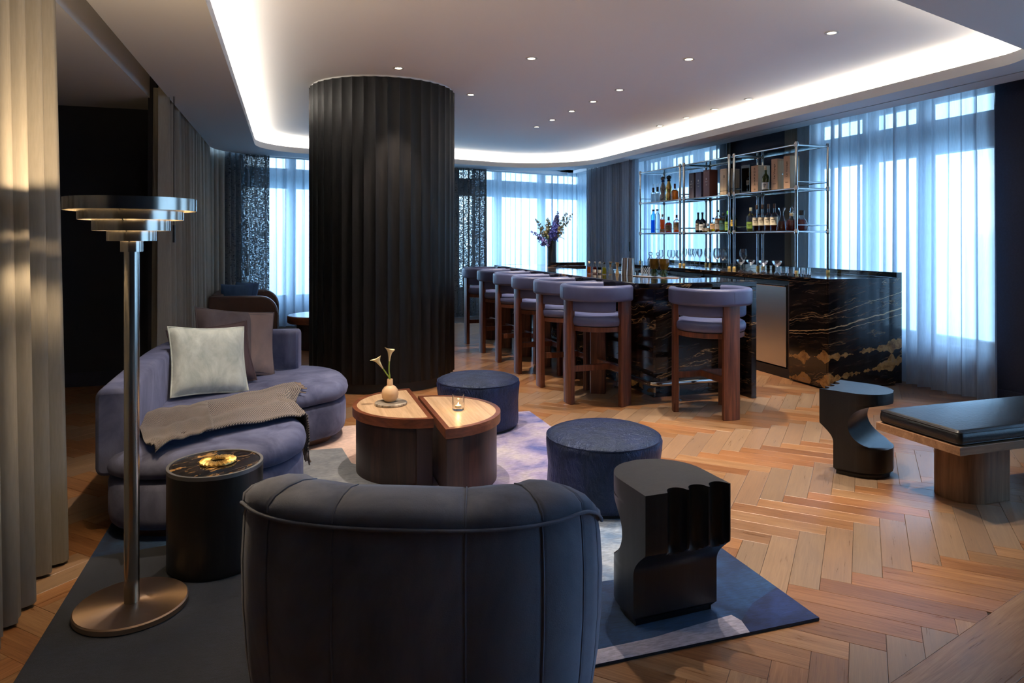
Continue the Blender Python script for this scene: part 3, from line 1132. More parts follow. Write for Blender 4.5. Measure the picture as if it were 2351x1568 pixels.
pcs = [('charcoal_field', 0, [(X0, Y0), (0.95, Y0), (0.95, 2.25), (0.9, 2.7), (0.75, 3.4), (0.35, 3.55), (-0.15, 3.62), (-0.5, 3.66), (X0, 3.62)]),
       ('blue_field', 1, [(0.95, 2.25), (1.28, 2.255), (1.48, 2.28), (1.648, 2.297), (1.66, 2.25), (1.78, 2.343), (X1, 2.42), (X1, 3.05), (1.55, 3.0), (1.35, 2.69), (0.9, 2.7)]),
       ('navy_corner', 2, [(1.641, Y0), (X1, Y0), (X1, 2.42), (1.78, 2.343), (1.66, 2.25)]),
       ('lavender_band', 3, [(0.95, Y0), (1.641, Y0), (1.66, 2.25), (1.648, 2.297), (1.48, 2.28), (1.28, 2.255), (0.95, 2.25)]),
       ('light_patch', 7, [(0.9, 2.7), (1.35, 2.69), (1.55, 3.0), (X1, 3.05), (X1, 3.3), (0.78, 3.3)]),
       ('lilac_field', 4, [(0.78, 3.3), (X1, 3.3), (X1, Y1), (0.95, Y1), (0.9, 4.6), (0.62, 4.3), (0.75, 3.4)]),
       ('grey_field', 6, [(-0.15, 3.62), (0.35, 3.55), (0.75, 3.4), (0.62, 4.3), (0.40, 4.62), (0.366, 4.975), (0.089, 4.995), (-0.4, 5.0)]),
       ('pink_field', 5, [(0.62, 4.3), (0.9, 4.6), (0.95, Y1), (X0, Y1), (X0, 5.05), (-0.4, 5.0), (0.089, 4.995), (0.366, 4.975), (0.40, 4.62)]),
       ('indigo_edge', 1, [(X0, 3.62), (-0.5, 3.66), (-0.15, 3.62), (-0.4, 5.0), (X0, 5.05)])]
for nm, mi, pl in pcs:
    m_ = MB()
    m_.prism([(x - ox, y - oy) for x, y in pl], RT - 0.001, RT)
    m_.build(nm, rm[mi], rug)


# ================================================================== FLUTED COLUMN
cc = (0.961, 7.327)
col_o = thing('fluted_column', (cc[0], cc[1], 0), 0, 'massive round column clad in black fluted wood slats', 'column')
NF, RC = 42, 0.749
MB().lathe([(RC - 0.045, 0), (RC - 0.045, 0.10)], 84).build('plinth', M['plinth'], col_o, smooth=40)
MB().lathe([(RC - 0.03, 0.10), (RC - 0.03, ZC - 0.005)], 84).build('core', M['plinth'], col_o, smooth=40)
MB().lathe([(RC - 0.02, ZC - 0.02), (RC - 0.02, ZC - 0.001)], 84).build('cap_ring', M['plaster'], col_o, smooth=40)
da = 2 * pi / NF
sec = []
for k in range(7):
    q = -0.5 + k / 6
    a_ = q * da * 0.985
    dpt = 0.016 * (1 - (2 * q) ** 2)
    sec.append(((RC - dpt) * sin(a_), -(RC - dpt) * cos(a_)))
inn = [((RC - 0.032) * sin(s_ * da * 0.49), -(RC - 0.032) * cos(s_ * da * 0.49)) for s_ in (1, -1)]
m_ = MB()
m_.prism(sec + inn, 0.098, ZC - 0.018)
slat0 = m_.build('slat', M['column'], col_o, smooth=25)
for k in range(1, NF):
    o = slat0.copy()
    COL.objects.link(o)
    o.parent = col_o
    o.rotation_euler = (0, 0, k * da)


# ================================================================== BAR
ZB = 1.085
bar = thing('bar', (3.0, 5.4, 0), 0, 'long dark marble bar with gold veining and a polished top', 'bar counter')


def lb(m, x0, x1, y0, y1, z0, z1):
    return m.box(x0 - 3.0, x1 - 3.0, y0 - 5.4, y1 - 5.4, z0, z1)


top = round_poly([(2.925, 5.38), (4.135, 5.38), (4.135, 6.0), (3.55, 6.0), (3.55, 9.22), (4.135, 9.22), (4.135, 9.87), (2.925, 9.87)], [0.09, 0, 0, 0, 0, 0, 0, 0.05], 6)
m_ = MB()
m_.prism([(x - 3.0, y - 5.4) for x, y in top], ZB - 0.05, ZB)
m_.build('bar_top', M['marble'], bar, bevel=0.004)
lb(MB(), 3.24, 3.265, 5.70, 9.6, 0.0, ZB - 0.05).build('front_panel', M['marble_b'], bar, bevel=0.002)
lb(MB(), 3.265, 4.08, 5.70, 5.73, 0.0, ZB - 0.05).build('end_panel', M['marble'], bar, bevel=0.002)
lb(MB(), 4.08, 4.135, 5.383, 6.0, 0.0, ZB - 0.05).build('waterfall_panel', M['marble_b'], bar, bevel=0.003)
lb(MB(), 3.265, 4.08, 9.58, 9.61, 0.0, ZB - 0.05).build('end_panel', M['marble'], bar, bevel=0.002)
lb(MB(), 3.27, 3.52, 5.74, 9.57, 0.05, ZB - 0.06).build('carcass', M['black'], bar)
lb(MB(), 3.53, 4.07, 5.74, 5.98, 0.05, ZB - 0.06).build('carcass', M['black'], bar)
lb(MB(), 3.53, 4.07, 9.24, 9.57, 0.05, ZB - 0.06).build('carcass', M['black'], bar)
lb(MB(), 3.56, 4.12, 9.225, 9.25, ZB + 0.0005, ZB + 0.05).build('upstand', M['marble'], bar, bevel=0.002)
# foot rail
fr = thing('foot_rail', (3.13, 5.55, 0), 0, 'polished metal foot rail around the foot of the bar', 'foot rail')
pth = [(3.115, 9.55), (3.115, 5.62), (3.122, 5.575), (3.14, 5.545), (3.175, 5.53), (3.22, 5.525), (4.06, 5.525)]
MB().tube([(x - 3.13, y - 5.55, 0.165) for x, y in pth], 0.024, 14).build('rail', M['chrome'], fr, smooth=50)
for x, y in ((3.115, 9.2), (3.115, 8.2), (3.115, 7.2), (3.115, 6.2), (3.95, 5.525), (3.40, 5.525)):
    p_ = MB().tube([(x - 3.13, y - 5.55, 0.002), (x - 3.13, y - 5.55, 0.15)], 0.007, 8).build('post', M['chrome'], fr, smooth=50)
    MB().lathe([(0.03, 0), (0.03, 0.006), (0.012, 0.01)], 16, (x - 3.13, y - 5.55, 0.0005)).build('flange', M['chrome'], p_, smooth=40)

# ---- back counter
bc = thing('back_counter', (5.45, 5.41, 0), 0, 'dark marble back counter with ochre veining under the bottle shelves', 'counter')


def lc(m, x0, x1, y0, y1, z0, z1):
    return m.box(x0 - 5.45, x1 - 5.45, y0 - 5.41, y1 - 5.41, z0, z1)


lc(MB(), 4.986, 5.85, 5.435, 10.12, ZB - 0.045, ZB).build('countertop', M['marble_c'], bc, bevel=0.003)
m_ = MB()
m_.loops([[(4.986 - 5.45, y, 0.02), (5.90 - 5.45, y, 0.02), (5.90 - 5.45, y, 1.137), (5.83 - 5.45, y, 1.137), (5.83 - 5.45, y, ZB + 0.001), (4.986 - 5.45, y, ZB + 0.001)] for y in (0.0, 0.024)])
m_.build('end_panel', M['marble_c'], bc, bevel=0.002)
lc(MB(), 5.84, 5.90, 5.435, 10.12, ZB + 0.0005, 1.137).build('upstand', M['marble_c'], bc, bevel=0.002)
lc(MB(), 4.986, 5.01, 5.436, 5.965, 0.02, ZB - 0.046).build('front_panel', M['marble_c'], bc, bevel=0.002)
lc(MB(), 5.02, 5.84, 5.44, 10.1, 0.0, 0.10).build('toe_kick', M['black'], bc)
lc(MB(), 5.80, 5.88, 5.44, 10.1, 0.10, ZB - 0.05).build('back_panel', M['black'], bc)
for k in range(5):
    y0_ = 5.985 + k * 0.825
    y1_ = y0_ + 0.81
    fg = thing('bar_fridge', (5.40, y0_, 0.10), 0, ['undercounter steel fridge beside the marble front panel', 'second undercounter steel fridge from the marble front panel', 'third undercounter steel fridge from the marble front panel', 'fourth undercounter steel fridge from the marble front panel', 'farthest undercounter steel fridge below the bottle shelves'][k], 'fridge', 'steel fridges under the back counter')
    L_ = y1_ - y0_
    MB().box(-0.34, 0.36, 0.0, L_, 0.0, 0.925).build('body', M['black'], fg)
    d_ = MB().box(-0.385, -0.345, 0.06, L_ - 0.01, 0.015, 0.885).build('door', M['steel'], fg, bevel=0.004)
    MB().box(-0.40, -0.386, 0.06, L_ - 0.01, 0.865, 0.885).build('door_handle', M['chrome'], d_, bevel=0.003)
    MB().box(-0.375, -0.345, 0.0, 0.05, 0.0, 0.90).build('hinge_post', M['walnut_dark'], fg, bevel=0.003)
    MB().box(-0.37, -0.345, 0.0, L_, -0.095, 0.0).build('kick_plate', M['walnut_dark'], fg)

# ---- shelf bays
SHZ = (1.553, 2.031, 2.511)


def shelf_bay(y0, y1, label):
    s_ = thing('shelf_unit', (5.545, (y0 + y1) / 2, ZB), 0, label, 'shelf', 'metal and glass bottle shelves')
    h = (y1 - y0) / 2
    for sx in (-0.215, 0.215):
        for sy in (-h, h):
            p_ = MB().lathe([(0.016, 0.0005), (0.016, SHZ[2] + 0.012 - ZB)], 14, (sx, sy, 0)).build('post', M['chrome'], s_, smooth=50)
            MB().lathe([(0.021, 0.001), (0.021, 0.035), (0.017, 0.04)], 14, (sx, sy, 0), cap0=False, cap1=False).build('foot_collar', M['brass'], p_, smooth=50)
            for z in SHZ:
                MB().lathe([(0.006, -0.026), (0.023, -0.02), (0.024, 0.018), (0.017, 0.026), (0.017, 0.034), (0.006, 0.036)], 14, (sx, sy, z - ZB)).build('joint', M['chrome'], p_, smooth=50)
    for z in SHZ:
        for sx in (-0.215, 0.215):
            MB().tube([(sx, -h + 0.016, z - ZB), (sx, h - 0.016, z - ZB)], 0.011, 10).build('rail', M['chrome'], s_, smooth=50)
        for sy in (-h, h):
            MB().tube([(-0.2, sy, z - ZB), (0.2, sy, z - ZB)], 0.011, 10).build('rail', M['chrome'], s_, smooth=50)
        MB().box(-0.203, 0.203, -h + 0.012, h - 0.012, z - ZB + 0.004, z - ZB + 0.012).build('glass_shelf', M['shelf_glass'], s_)
    for z in SHZ[:2]:
        for sy in (-h, h):
            MB().tube([(-0.2, sy, z + 0.075 - ZB), (0.2, sy, z + 0.075 - ZB)], 0.006, 8).build('guard_rail', M['chrome'], s_, smooth=50)
        MB().tube([(0.215, -h + 0.01, z + 0.075 - ZB), (0.215, h - 0.01, z + 0.075 - ZB)], 0.006, 8).build('guard_rail', M['chrome'], s_, smooth=50)
    return s_


shelf_bay(8.575 + 0.05, 9.79, 'left bay of the metal and glass bottle shelves')
shelf_bay(7.42 + 0.05, 8.575 - 0.05, 'middle bay of the metal and glass bottle shelves with dark boxes')
shelf_bay(6.26, 7.42 - 0.05, 'right bay of the metal and glass bottle shelves with pale wooden boxes')


# ================================================================== BAR STOOLS  (local: faces +y, back at -y)
def make_stool():
    s_ = thing('bar_stool')
    # seat
    R_ = 0.285
    MB().lathe([(R_ - 0.03, 0.655), (R_ - 0.005, 0.66), (R_ - 0.005, 0.70), (R_ - 0.02, 0.702)], 40).build('seat_base', M['walnut'], s_, smooth=40)
    MB().lathe([(R_ - 0.02, 0.702), (R_, 0.712), (R_ + 0.008, 0.735), (R_ + 0.008, 0.765), (R_ - 0.004, 0.785), (R_ - 0.03, 0.797), (0.15, 0.803), (0.01, 0.805)], 40).build('seat_cushion', M['leather_p'], s_, smooth=60)

    def arcpts(r, half, n_):
        return [(r * sin(radians(-half + 2 * half * i / n_)), -r * cos(radians(-half + 2 * half * i / n_))) for i in range(n_ + 1)]

    def rrect(o0, o1, z0, z1, r):
        pts = []
        for cx_, cz_, a0 in ((o1 - r, z0 + r, -90), (o1 - r, z1 - r, 0), (o0 + r, z1 - r, 90), (o0 + r, z0 + r, 180)):
            for k in range(5):
                a_ = radians(a0 + 90 * k / 4)
                pts.append((cx_ + r * cos(a_), cz_ + r * sin(a_)))
        return pts
    b_ = MB()
    b_.sweep(arcpts(0.31, 127, 44), rrect(-0.036, 0.036, 0.925, 1.066, 0.026))
    bo = b_.build('backrest', M['leather_p'], s_, smooth=60)
    MB().tube([(0, -0.3475, 0.95), (0, -0.3475, 1.04)], 0.0012, 6).build('seam', M['leather_p'], bo)
    b_ = MB()
    b_.sweep(arcpts(0.275, 95, 36), rrect(-0.02, 0.02, 0.83, 0.945, 0.018))
    b_.build('back_pad', M['leather_p'], s_, smooth=60)
    # three curved slab legs
    for ang in (0, 117, -117):
        l_ = MB()
        hw = 14.0
        a_s = [-hw + 2 * hw * i / 6 for i in range(7)]
        outp = [(0.318 * sin(radians(a)), -0.318 * cos(radians(a))) for a in a_s]
        inp = [(0.272 * sin(radians(a)), -0.272 * cos(radians(a))) for a in reversed(a_s)]
        ra = radians(ang)
        rot = lambda p: (p[0] * cos(ra) - p[1] * sin(ra), p[0] * sin(ra) + p[1] * cos(ra))
        l_.prism([rot(p) for p in outp + inp], 0.0005, 0.93)
        l_.build('leg', M['walnut'], s_, smooth=30, bevel=0.003)
    lx = 0.285 * sin(radians(117))
    ly = -0.285 * cos(radians(117))
    MB().box(-lx + 0.01, lx - 0.01, ly - 0.017, ly + 0.017, 0.28, 0.335).build('stretcher', M['walnut'], s_, bevel=0.002)
    MB().box(-0.017, 0.017, -0.28, ly - 0.017, 0.28, 0.335).build('stretcher', M['walnut'], s_, bevel=0.002)
    return s_


stool = make_stool()
SG = 'violet leather bar stools'
tag(stool, 'violet leather bar stool standing alone at the near end of the bar', 'bar stool', SG)
stool.location = (3.44, 5.095, 0)
rowlab = ['violet leather bar stool nearest the camera in the row along the bar', 'second nearest violet leather bar stool in the row along the bar', 'third nearest violet leather bar stool in the row along the bar', 'fourth nearest violet leather bar stool in the row along the bar', 'fifth nearest violet leather bar stool in the row along the bar', 'farthest violet leather bar stool in the row along the bar']
for k, y in enumerate((5.755, 6.48, 7.20, 7.92, 8.655, 9.46)):
    c = copy_tree(stool)
    c.location = (2.70, y, 0)
    c.rotation_euler = (0, 0, radians(-90 + (2, -1, 1, -2, 2, 0)[k]))
    c['label'] = rowlab[k]
c = copy_tree(stool)
c.location = (3.42, 10.14, 0)
c.rotation_euler = (0, 0, radians(180))
c['label'] = 'violet leather bar stool at the far end of the bar, only its back rim showing'


# ================================================================== SOFA
so = thing('curved_sofa', (-0.35, 4.7, RT), 0, 'curved blue-violet velvet sofa with a rounded kidney seat', 'sofa')
sx0, sy0 = -0.35, 4.7
outl = [(-0.84, 3.86), (-0.66, 3.69), (-0.38, 3.66), (-0.10, 3.69), (0.055, 3.86), (0.085, 4.12), (0.02, 4.40), (-0.04, 4.63), (0.02, 4.85), (0.19, 4.98), (0.36, 5.12), (0.425, 5.40), (0.36, 5.74), (0.13, 5.95), (-0.25, 5.98), (-0.62, 5.86), (-0.83, 5.55), (-0.88, 5.0), (-0.88, 4.4)]
ol = [(x - sx0, y - sy0) for x, y in catmull(outl, 6)]
MB().stack(ol, [(0.10, 0.001), (0.10, 0.055)]).build('plinth', M['walnut_rim'], so, smooth=40)
MB().stack(ol, [(0.06, 0.055), (0.025, 0.06), (0.008, 0.08), (0.0, 0.12), (0.0, 0.25), (0.008, 0.28), (0.03, 0.298), (0.08, 0.30)]).build('base', M['sofa'], so, smooth=60)
cs = MB().stack(ol, [(0.06, 0.302), (0.02, 0.306), (-0.008, 0.325), (-0.016, 0.355), (-0.008, 0.39), (0.015, 0.415), (0.045, 0.428), (0.07, 0.432)]).build('seat_cushion', M['sofa'], so, smooth=60)
ring = [(x, y, 0.412) for x, y in ol]
bpath = catmull([(-0.81, 3.80), (-0.815, 4.2), (-0.815, 4.7), (-0.80, 5.15), (-0.73, 5.52), (-0.55, 5.76), (-0.30, 5.86), (-0.08, 5.87), (0.10, 5.84)], 6, closed=False)
bl_ = [(x - sx0, y - sy0) for x, y in bpath]


def rrs(o0, o1, z0, z1, r, k_=4):
    pts = []
    for cx_, cz_, a0 in ((o1 - r, z0 + r, -90), (o1 - r, z1 - r, 0), (o0 + r, z1 - r, 90), (o0 + r, z0 + r, 180)):
        for k in range(k_ + 1):
            a_ = radians(a0 + 90 * k / k_)
            pts.append((cx_ + r * cos(a_), cz_ + r * sin(a_)))
    return pts


nb = len(bl_)
zf = [(lambda z, e=(min(i, nb - 1 - i)): 0.30 + (z - 0.30) * (0.985 if e < 1 else 1.0)) for i in range(nb)]
bk_ = MB()
bk_.sweep(bl_, rrs(-0.085, 0.075, 0.31, 0.735, 0.04), zoff=zf)
bk_.build('backrest', M['sofa'], so, smooth=60, bevel=0.02)


# ---- cushions
def pillow_mesh(w, h, th, n_=22, ripple=0.0, seed=0):
    rr = random.Random(seed)
    m = MB()
    top_, bot_ = [], []
    for sgn in (1, -1):
        b0 = len(m.v)
        vs_ = []
        for j in range(n_ + 1):
            for i in range(n_ + 1):
                u, v = -1 + 2 * i / n_, -1 + 2 * j / n_
                e = max(0.0, (1 - u ** 4)) ** 0.55 * max(0.0, (1 - v ** 4)) ** 0.55
                pin = 1 - 0.07 * (1 - v * v) * abs(u) - 0.0
                pin2 = 1 - 0.07 * (1 - u * u) * abs(v)
                wob = ripple * sin(7 * u + seed) * sin(5 * v + 2 * seed) * e
                vs_.append((u * w / 2 * pin, sgn * (th / 2 * e + wob), h / 2 + v * h / 2 * pin2))
        fs_ = []
        for j in range(n_):
            for i in range(n_):
                q = (j * (n_ + 1) + i, j * (n_ + 1) + i + 1, (j + 1) * (n_ + 1) + i + 1, (j + 1) * (n_ + 1) + i)
                fs_.append(q if sgn < 0 else tuple(reversed(q)))
        m.add(vs_, fs_)
    return m


def pillow(name, w, h, th, mat, loc, rot, label, seed=1, piping=True, cat='cushion', group=None, front=None):
    t = thing(name, loc, 0, label, cat, group)
    t.rotation_euler = rot
    pillow_mesh(w, h, th, ripple=0.004, seed=seed).build('cover', mat, t, smooth=80)
    if piping:
        pts = []
        nn = 16
        for side in range(4):
            for k in range(nn):
                q = -1 + 2 * k / nn
                u, v = ((q, -1), (1, q), (-q, 1), (-1, -q))[side]
                pts.append((u * w / 2 * (1 - 0.07 * (1 - v * v) * abs(u)), 0, h / 2 + v * h / 2 * (1 - 0.07 * (1 - u * u) * abs(v))))
        MB().tube(pts, 0.006, 8, closed=True).build('piping', mat, t, smooth=60)
    if front is not None:
        fm = MB()
        n_ = 14
        vs_, fs_ = [], []
        for j in range(n_ + 1):
            for i in range(n_ + 1):
                u, v = 0.28 + 0.68 * i / n_, -0.97 + 1.94 * j / n_
                e = max(0.0, (1 - u ** 4)) ** 0.55 * max(0.0, (1 - v ** 4)) ** 0.55
                vs_.append((u * w / 2 * (1 - 0.07 * (1 - v * v) * abs(u)), -(th / 2 * e + 0.004 * sin(7 * u + seed) * sin(5 * v + 2 * seed) * e) - 0.003, h / 2 + v * h / 2 * (1 - 0.07 * (1 - u * u) * abs(v))))
        for j in range(n_):
            for i in range(n_):
                fs_.append((j * (n_ + 1) + i, j * (n_ + 1) + i + 1, (j + 1) * (n_ + 1) + i + 1, (j + 1) * (n_ + 1) + i))
        fm.add(vs_, fs_)
        fm.build('colour_panel', front, t, smooth=80)
    return t


M['cush_rose'] = velvet('rose_grey_panel', S(118, 104, 104), S(150, 130, 124), sheen=0.3)
SEAT = RT + 0.438
pillow('cushion', 0.50, 0.47, 0.15, M['cush_fur'], (-0.475, 4.93, SEAT), (radians(-24), radians(5), radians(24)), 'silver-grey fur cushion in front of the other sofa cushions', 2)
pillow('cushion', 0.54, 0.44, 0.14, M['cush_brown'], (-0.46, 5.20, SEAT), (radians(-22), radians(-3), radians(20)), 'dark plum cushion tucked behind the silver fur cushion', 3)
pillow('cushion', 0.60, 0.52, 0.16, M['cush_mauve'], (-0.36, 5.47, SEAT), (radians(-20), radians(8), radians(24)), 'mauve-grey piped cushion leaning on the sofa back', 4, front=M['cush_rose'])

# ---- throw blanket: lies over the seat, hangs over the concave edge
def blanket_mat():
    m = NT('woven_wool')
    v = m.coord('UV', (46, 46, 1))
    ck = m.n('TexWave')
    ck.wave_type = 'BANDS'
    ck.bands_direction = 'DIAGONAL'
    ck.inputs['Scale'].default_value = 0.9
    ck.inputs['Distortion'].default_value = 1.0
    m.l(v, ck.inputs['Vector'])
    nz = m.noise(m.coord('UV', (40, 40, 1)), 3, 3)
    f = m.math('ADD', m.math('MULTIPLY', ck.outputs[0], 0.5), m.math('MULTIPLY', nz, 0.5))
    c = m.ramp(f, [(0.3, S(30, 28, 34)), (0.5, S(80, 73, 74)), (0.72, S(142, 130, 122))])
    p = m.pbsdf(c, 0.95, 0, m.bump(f, 0.5, 0.004))
    p.inputs['Sheen Weight'].default_value = 0.3
    return m.done(p.outputs[0])


M['wool'] = blanket_mat()
M['fringe'] = plain('wool_fringe', S(120, 106, 98), 0.95)


def inside(pt, poly):
    c_ = False
    for i in range(len(poly)):
        a_, b_ = poly[i], poly[i - 1]
        if (a_[1] > pt[1]) != (b_[1] > pt[1]) and pt[0] < (b_[0] - a_[0]) * (pt[1] - a_[1]) / (b_[1] - a_[1]) + a_[0]: c_ = not c_
    return c_


cat_out = catmull(outl, 6)


def edge_dist(pt):
    return min(hypot(pt[0] - q[0], pt[1] - q[1]) for q in cat_out)


thr = thing('throw_blanket', (-0.3, 4.2, SEAT), 0, 'brown-grey woven wool throw with fringe draped over the sofa seat', 'blanket')
A0, A1 = Vector((-0.76, 4.30)), Vector((-0.56, 3.78))    # left short side
B0, B1 = Vector((-0.10, 4.93)), Vector((0.12, 4.16))     # right short side, past the seat edge


def sheet(NU, NV, p00, p01, p10, p11, lift, ext):
    vs_, uv_ = [], []
    for i in range(NU + 1):
        u = i / NU
        for j in range(NV + 1):
            v = j / NV
            a_ = p00.lerp(p01, v)
            b_ = p10.lerp(p11, v)
            # past the seat edge the cloth turns down
            L_ = (b_ - a_).length + ext
            d = u * L_
            dirv = (b_ - a_).normalized()
            p = a_ + dirv * min(d, L_)
            z = 0.010 + lift * (0.014 + 0.013 * sin(8 * v + 3.5 * u) * (0.6 + 0.4 * sin(5 * u))) + 0.006 * sin(15 * v - 3 * u) + 0.004 * sin(23 * u + 6 * v)
            q = (p.x, p.y)
            if not inside(q, cat_out):
                # walk back to the edge, rest hangs
                k = d
                while k > 0 and not inside(((a_ + dirv * k).x, (a_ + dirv * k).y), cat_out): k -= 0.01
                e_ = a_ + dirv * k
                hang = d - k
                off = 0.03 * (1 - exp(-hang / 0.03)) + 0.012
                p = e_ + dirv * off
                z -= max(0.0, hang - 0.02)
            else:
                ed = edge_dist(q)
                if ed < 0.07: z -= 0.02 * (1 - ed / 0.07) ** 2
            vs_.append((p.x + 0.3, p.y - 4.2, z))
            uv_.append((u * 0.95, v * 0.55))
    fs_ = []
    for i in range(NU):
        for j in range(NV):
            fs_.append((i * (NV + 1) + j, i * (NV + 1) + j + 1, (i + 1) * (NV + 1) + j + 1, (i + 1) * (NV + 1) + j))
    return vs_, fs_, uv_


def cloth(name, data, parent):
    vs_, fs_, uv_ = data
    me = bpy.data.meshes.new(name)
    me.from_pydata(vs_, [], fs_)
    u_ = me.uv_layers.new(name='UVMap')
    for l_ in me.loops: u_.data[l_.index].uv = uv_[l_.vertex_index]
    for p_ in me.polygons: p_.use_smooth = True
    me.materials.append(M['wool'])
    o = bpy.data.objects.new(name, me)
    COL.objects.link(o)
    o.parent = parent
    s_ = o.modifiers.new('thick', 'SOLIDIFY')
    s_.thickness = 0.009
    s_.offset = 1
    return o


dat = sheet(46, 22, A0, A1, B0, B1, 1.0, 0.20)
cloth('blanket', dat, thr)
d2 = sheet(20, 14, Vector((-0.80, 4.26)), Vector((-0.62, 3.63)), Vector((-0.44, 4.36)), Vector((-0.36, 3.86)), 1.0, 0.0)
d2 = ([(x, y, z + 0.034 + 0.022 * sin(3.0 * (x + y) + 1)) for x, y, z in d2[0]], d2[1], d2[2])
cloth('folded_end', d2, thr)
fm = MB()
NV = 22
lastrow = dat[0][-(NV + 1):]
rr = random.Random(5)
for j in range(len(lastrow) - 1):
    for s_ in range(3):
        p_ = Vector(lastrow[j]).lerp(Vector(lastrow[j + 1]), (s_ + 0.5) / 3)
        q_ = p_ + Vector((rr.uniform(-0.006, 0.018), rr.uniform(-0.012, 0.008), -rr.uniform(0.05, 0.075)))
        if p_.z > -0.02: q_ = p_ + Vector((rr.uniform(0.03, 0.045), rr.uniform(0.0, 0.02), -0.004))
        fm.tube([p_ + Vector((0.004, 0, 0.006)), p_.lerp(q_, 0.5) + Vector((rr.uniform(-.004, .004), rr.uniform(-.004, .004), 0)), q_], [0.0045, 0.004, 0.005], 5)
if fm.v:
    tag(fm.build('fringe', M['fringe'], thr, smooth=80), kind='stuff')

# ================================================================== COFFEE TABLES (two half rounds)
def half_table(name, c, sgn, label, zt=0.42):
    t = thing(name, (c[0], c[1], RT), 0, label, 'coffee table', 'half-round coffee tables')
    R_ = 0.43
    n_ = 40
    h = zt - RT
    D = [(sgn * R_ * cos(-pi / 2 + pi * i / n_), R_ * sin(-pi / 2 + pi * i / n_)) for i in range(n_ + 1)]
    if sgn < 0: D = D[::-1]
    rim = MB()
    n2 = len(D)
    ins = []
    for i in range(n2):
        x, y = D[i]
        k = (R_ - 0.028) / R_
        ins.append((sgn * max(0.028, abs(x) * k), y * k * 0.985))
    rim.loops([[(x, y, h - 0.055) for x, y in D], [(x, y, h) for x, y in D], [(x, y, h) for x, y in ins], [(x, y, h - 0.006) for x, y in ins]], True, False)
    rim.build('rim', M['walnut_rim'], t, smooth=35)
    MB().prism(ins, h - 0.006, h - 0.002).build('top_inlay', M['travertine'], t)
    # body: half drum, set back, with a thick end post
    k2 = (R_ - 0.022) / R_
    body = [(x * k2 if abs(x) > 0.02 else sgn * 0.02, y * k2 * 0.97) for x, y in D]
    MB().prism(body, 0.001, h - 0.056).build('drum', M['walnut_dark'], t, smooth=30)
    q = MB().box(*(sorted((sgn * 0.006, sgn * 0.10))), -R_ * 0.985, -R_ * 0.965 + 0.06, 0.001, h - 0.057)
    q.build('end_post', M['walnut_dark'], t, bevel=0.002)
    return t


half_table('half_round_table', (0.822, 4.44), -1, 'half-round wooden coffee table holding the cream bud vase')
half_table('half_round_table', (0.838, 4.19), 1, 'half-round wooden coffee table holding the candle glass')


# ================================================================== POUFS
def pouf(c, label):
    p_ = thing('pouf', (c[0], c[1], RT), 0, label, 'pouf', 'navy hide poufs')
    R_ = 0.318
    MB().lathe([(R_ - 0.03, 0.001), (R_ - 0.03, 0.02)], 48).build('base', M['plinth'], p_, smooth=40)
    rr = random.Random(int(c[0] * 100))
    n_ = 64
    prof = [(R_ - 0.02, 0.02), (R_ - 0.003, 0.03), (R_, 0.06), (R_ - 0.006, 0.2), (R_ + 0.004, 0.30), (R_ + 0.006, 0.345), (R_ - 0.003, 0.362)]
    ls = []
    for r, z in prof:
        ls.append([((r + 0.003 * sin(3 * a + z * 9) + 0.002 * sin(7 * a - z * 20)) * cos(a), (r + 0.003 * sin(3 * a + z * 9) + 0.002 * sin(7 * a - z * 20)) * sin(a), z) for a in (2 * pi * i / n_ for i in range(n_))])
    MB().loops(ls, True, True).build('side', M['fur_navy'], p_, smooth=60)
    MB().lathe([(R_ - 0.002, 0.360), (R_ - 0.012, 0.372), (R_ - 0.05, 0.386), (0.18, 0.397), (0.08, 0.401), (0.004, 0.402)], n_).build('top', M['fur_navy'], p_, smooth=60)
    MB().tube([((R_ - 0.001) * cos(2 * pi * i / 60), (R_ - 0.001) * sin(2 * pi * i / 60), 0.361) for i in range(60)], 0.005, 6, closed=True).build('piping', M['fur_navy'], p_, smooth=60)
    return p_


pouf((1.697, 3.549), 'round navy hide pouf behind the black fluted side table')
pouf((1.425, 5.235), 'round navy hide pouf between the coffee table and the column')


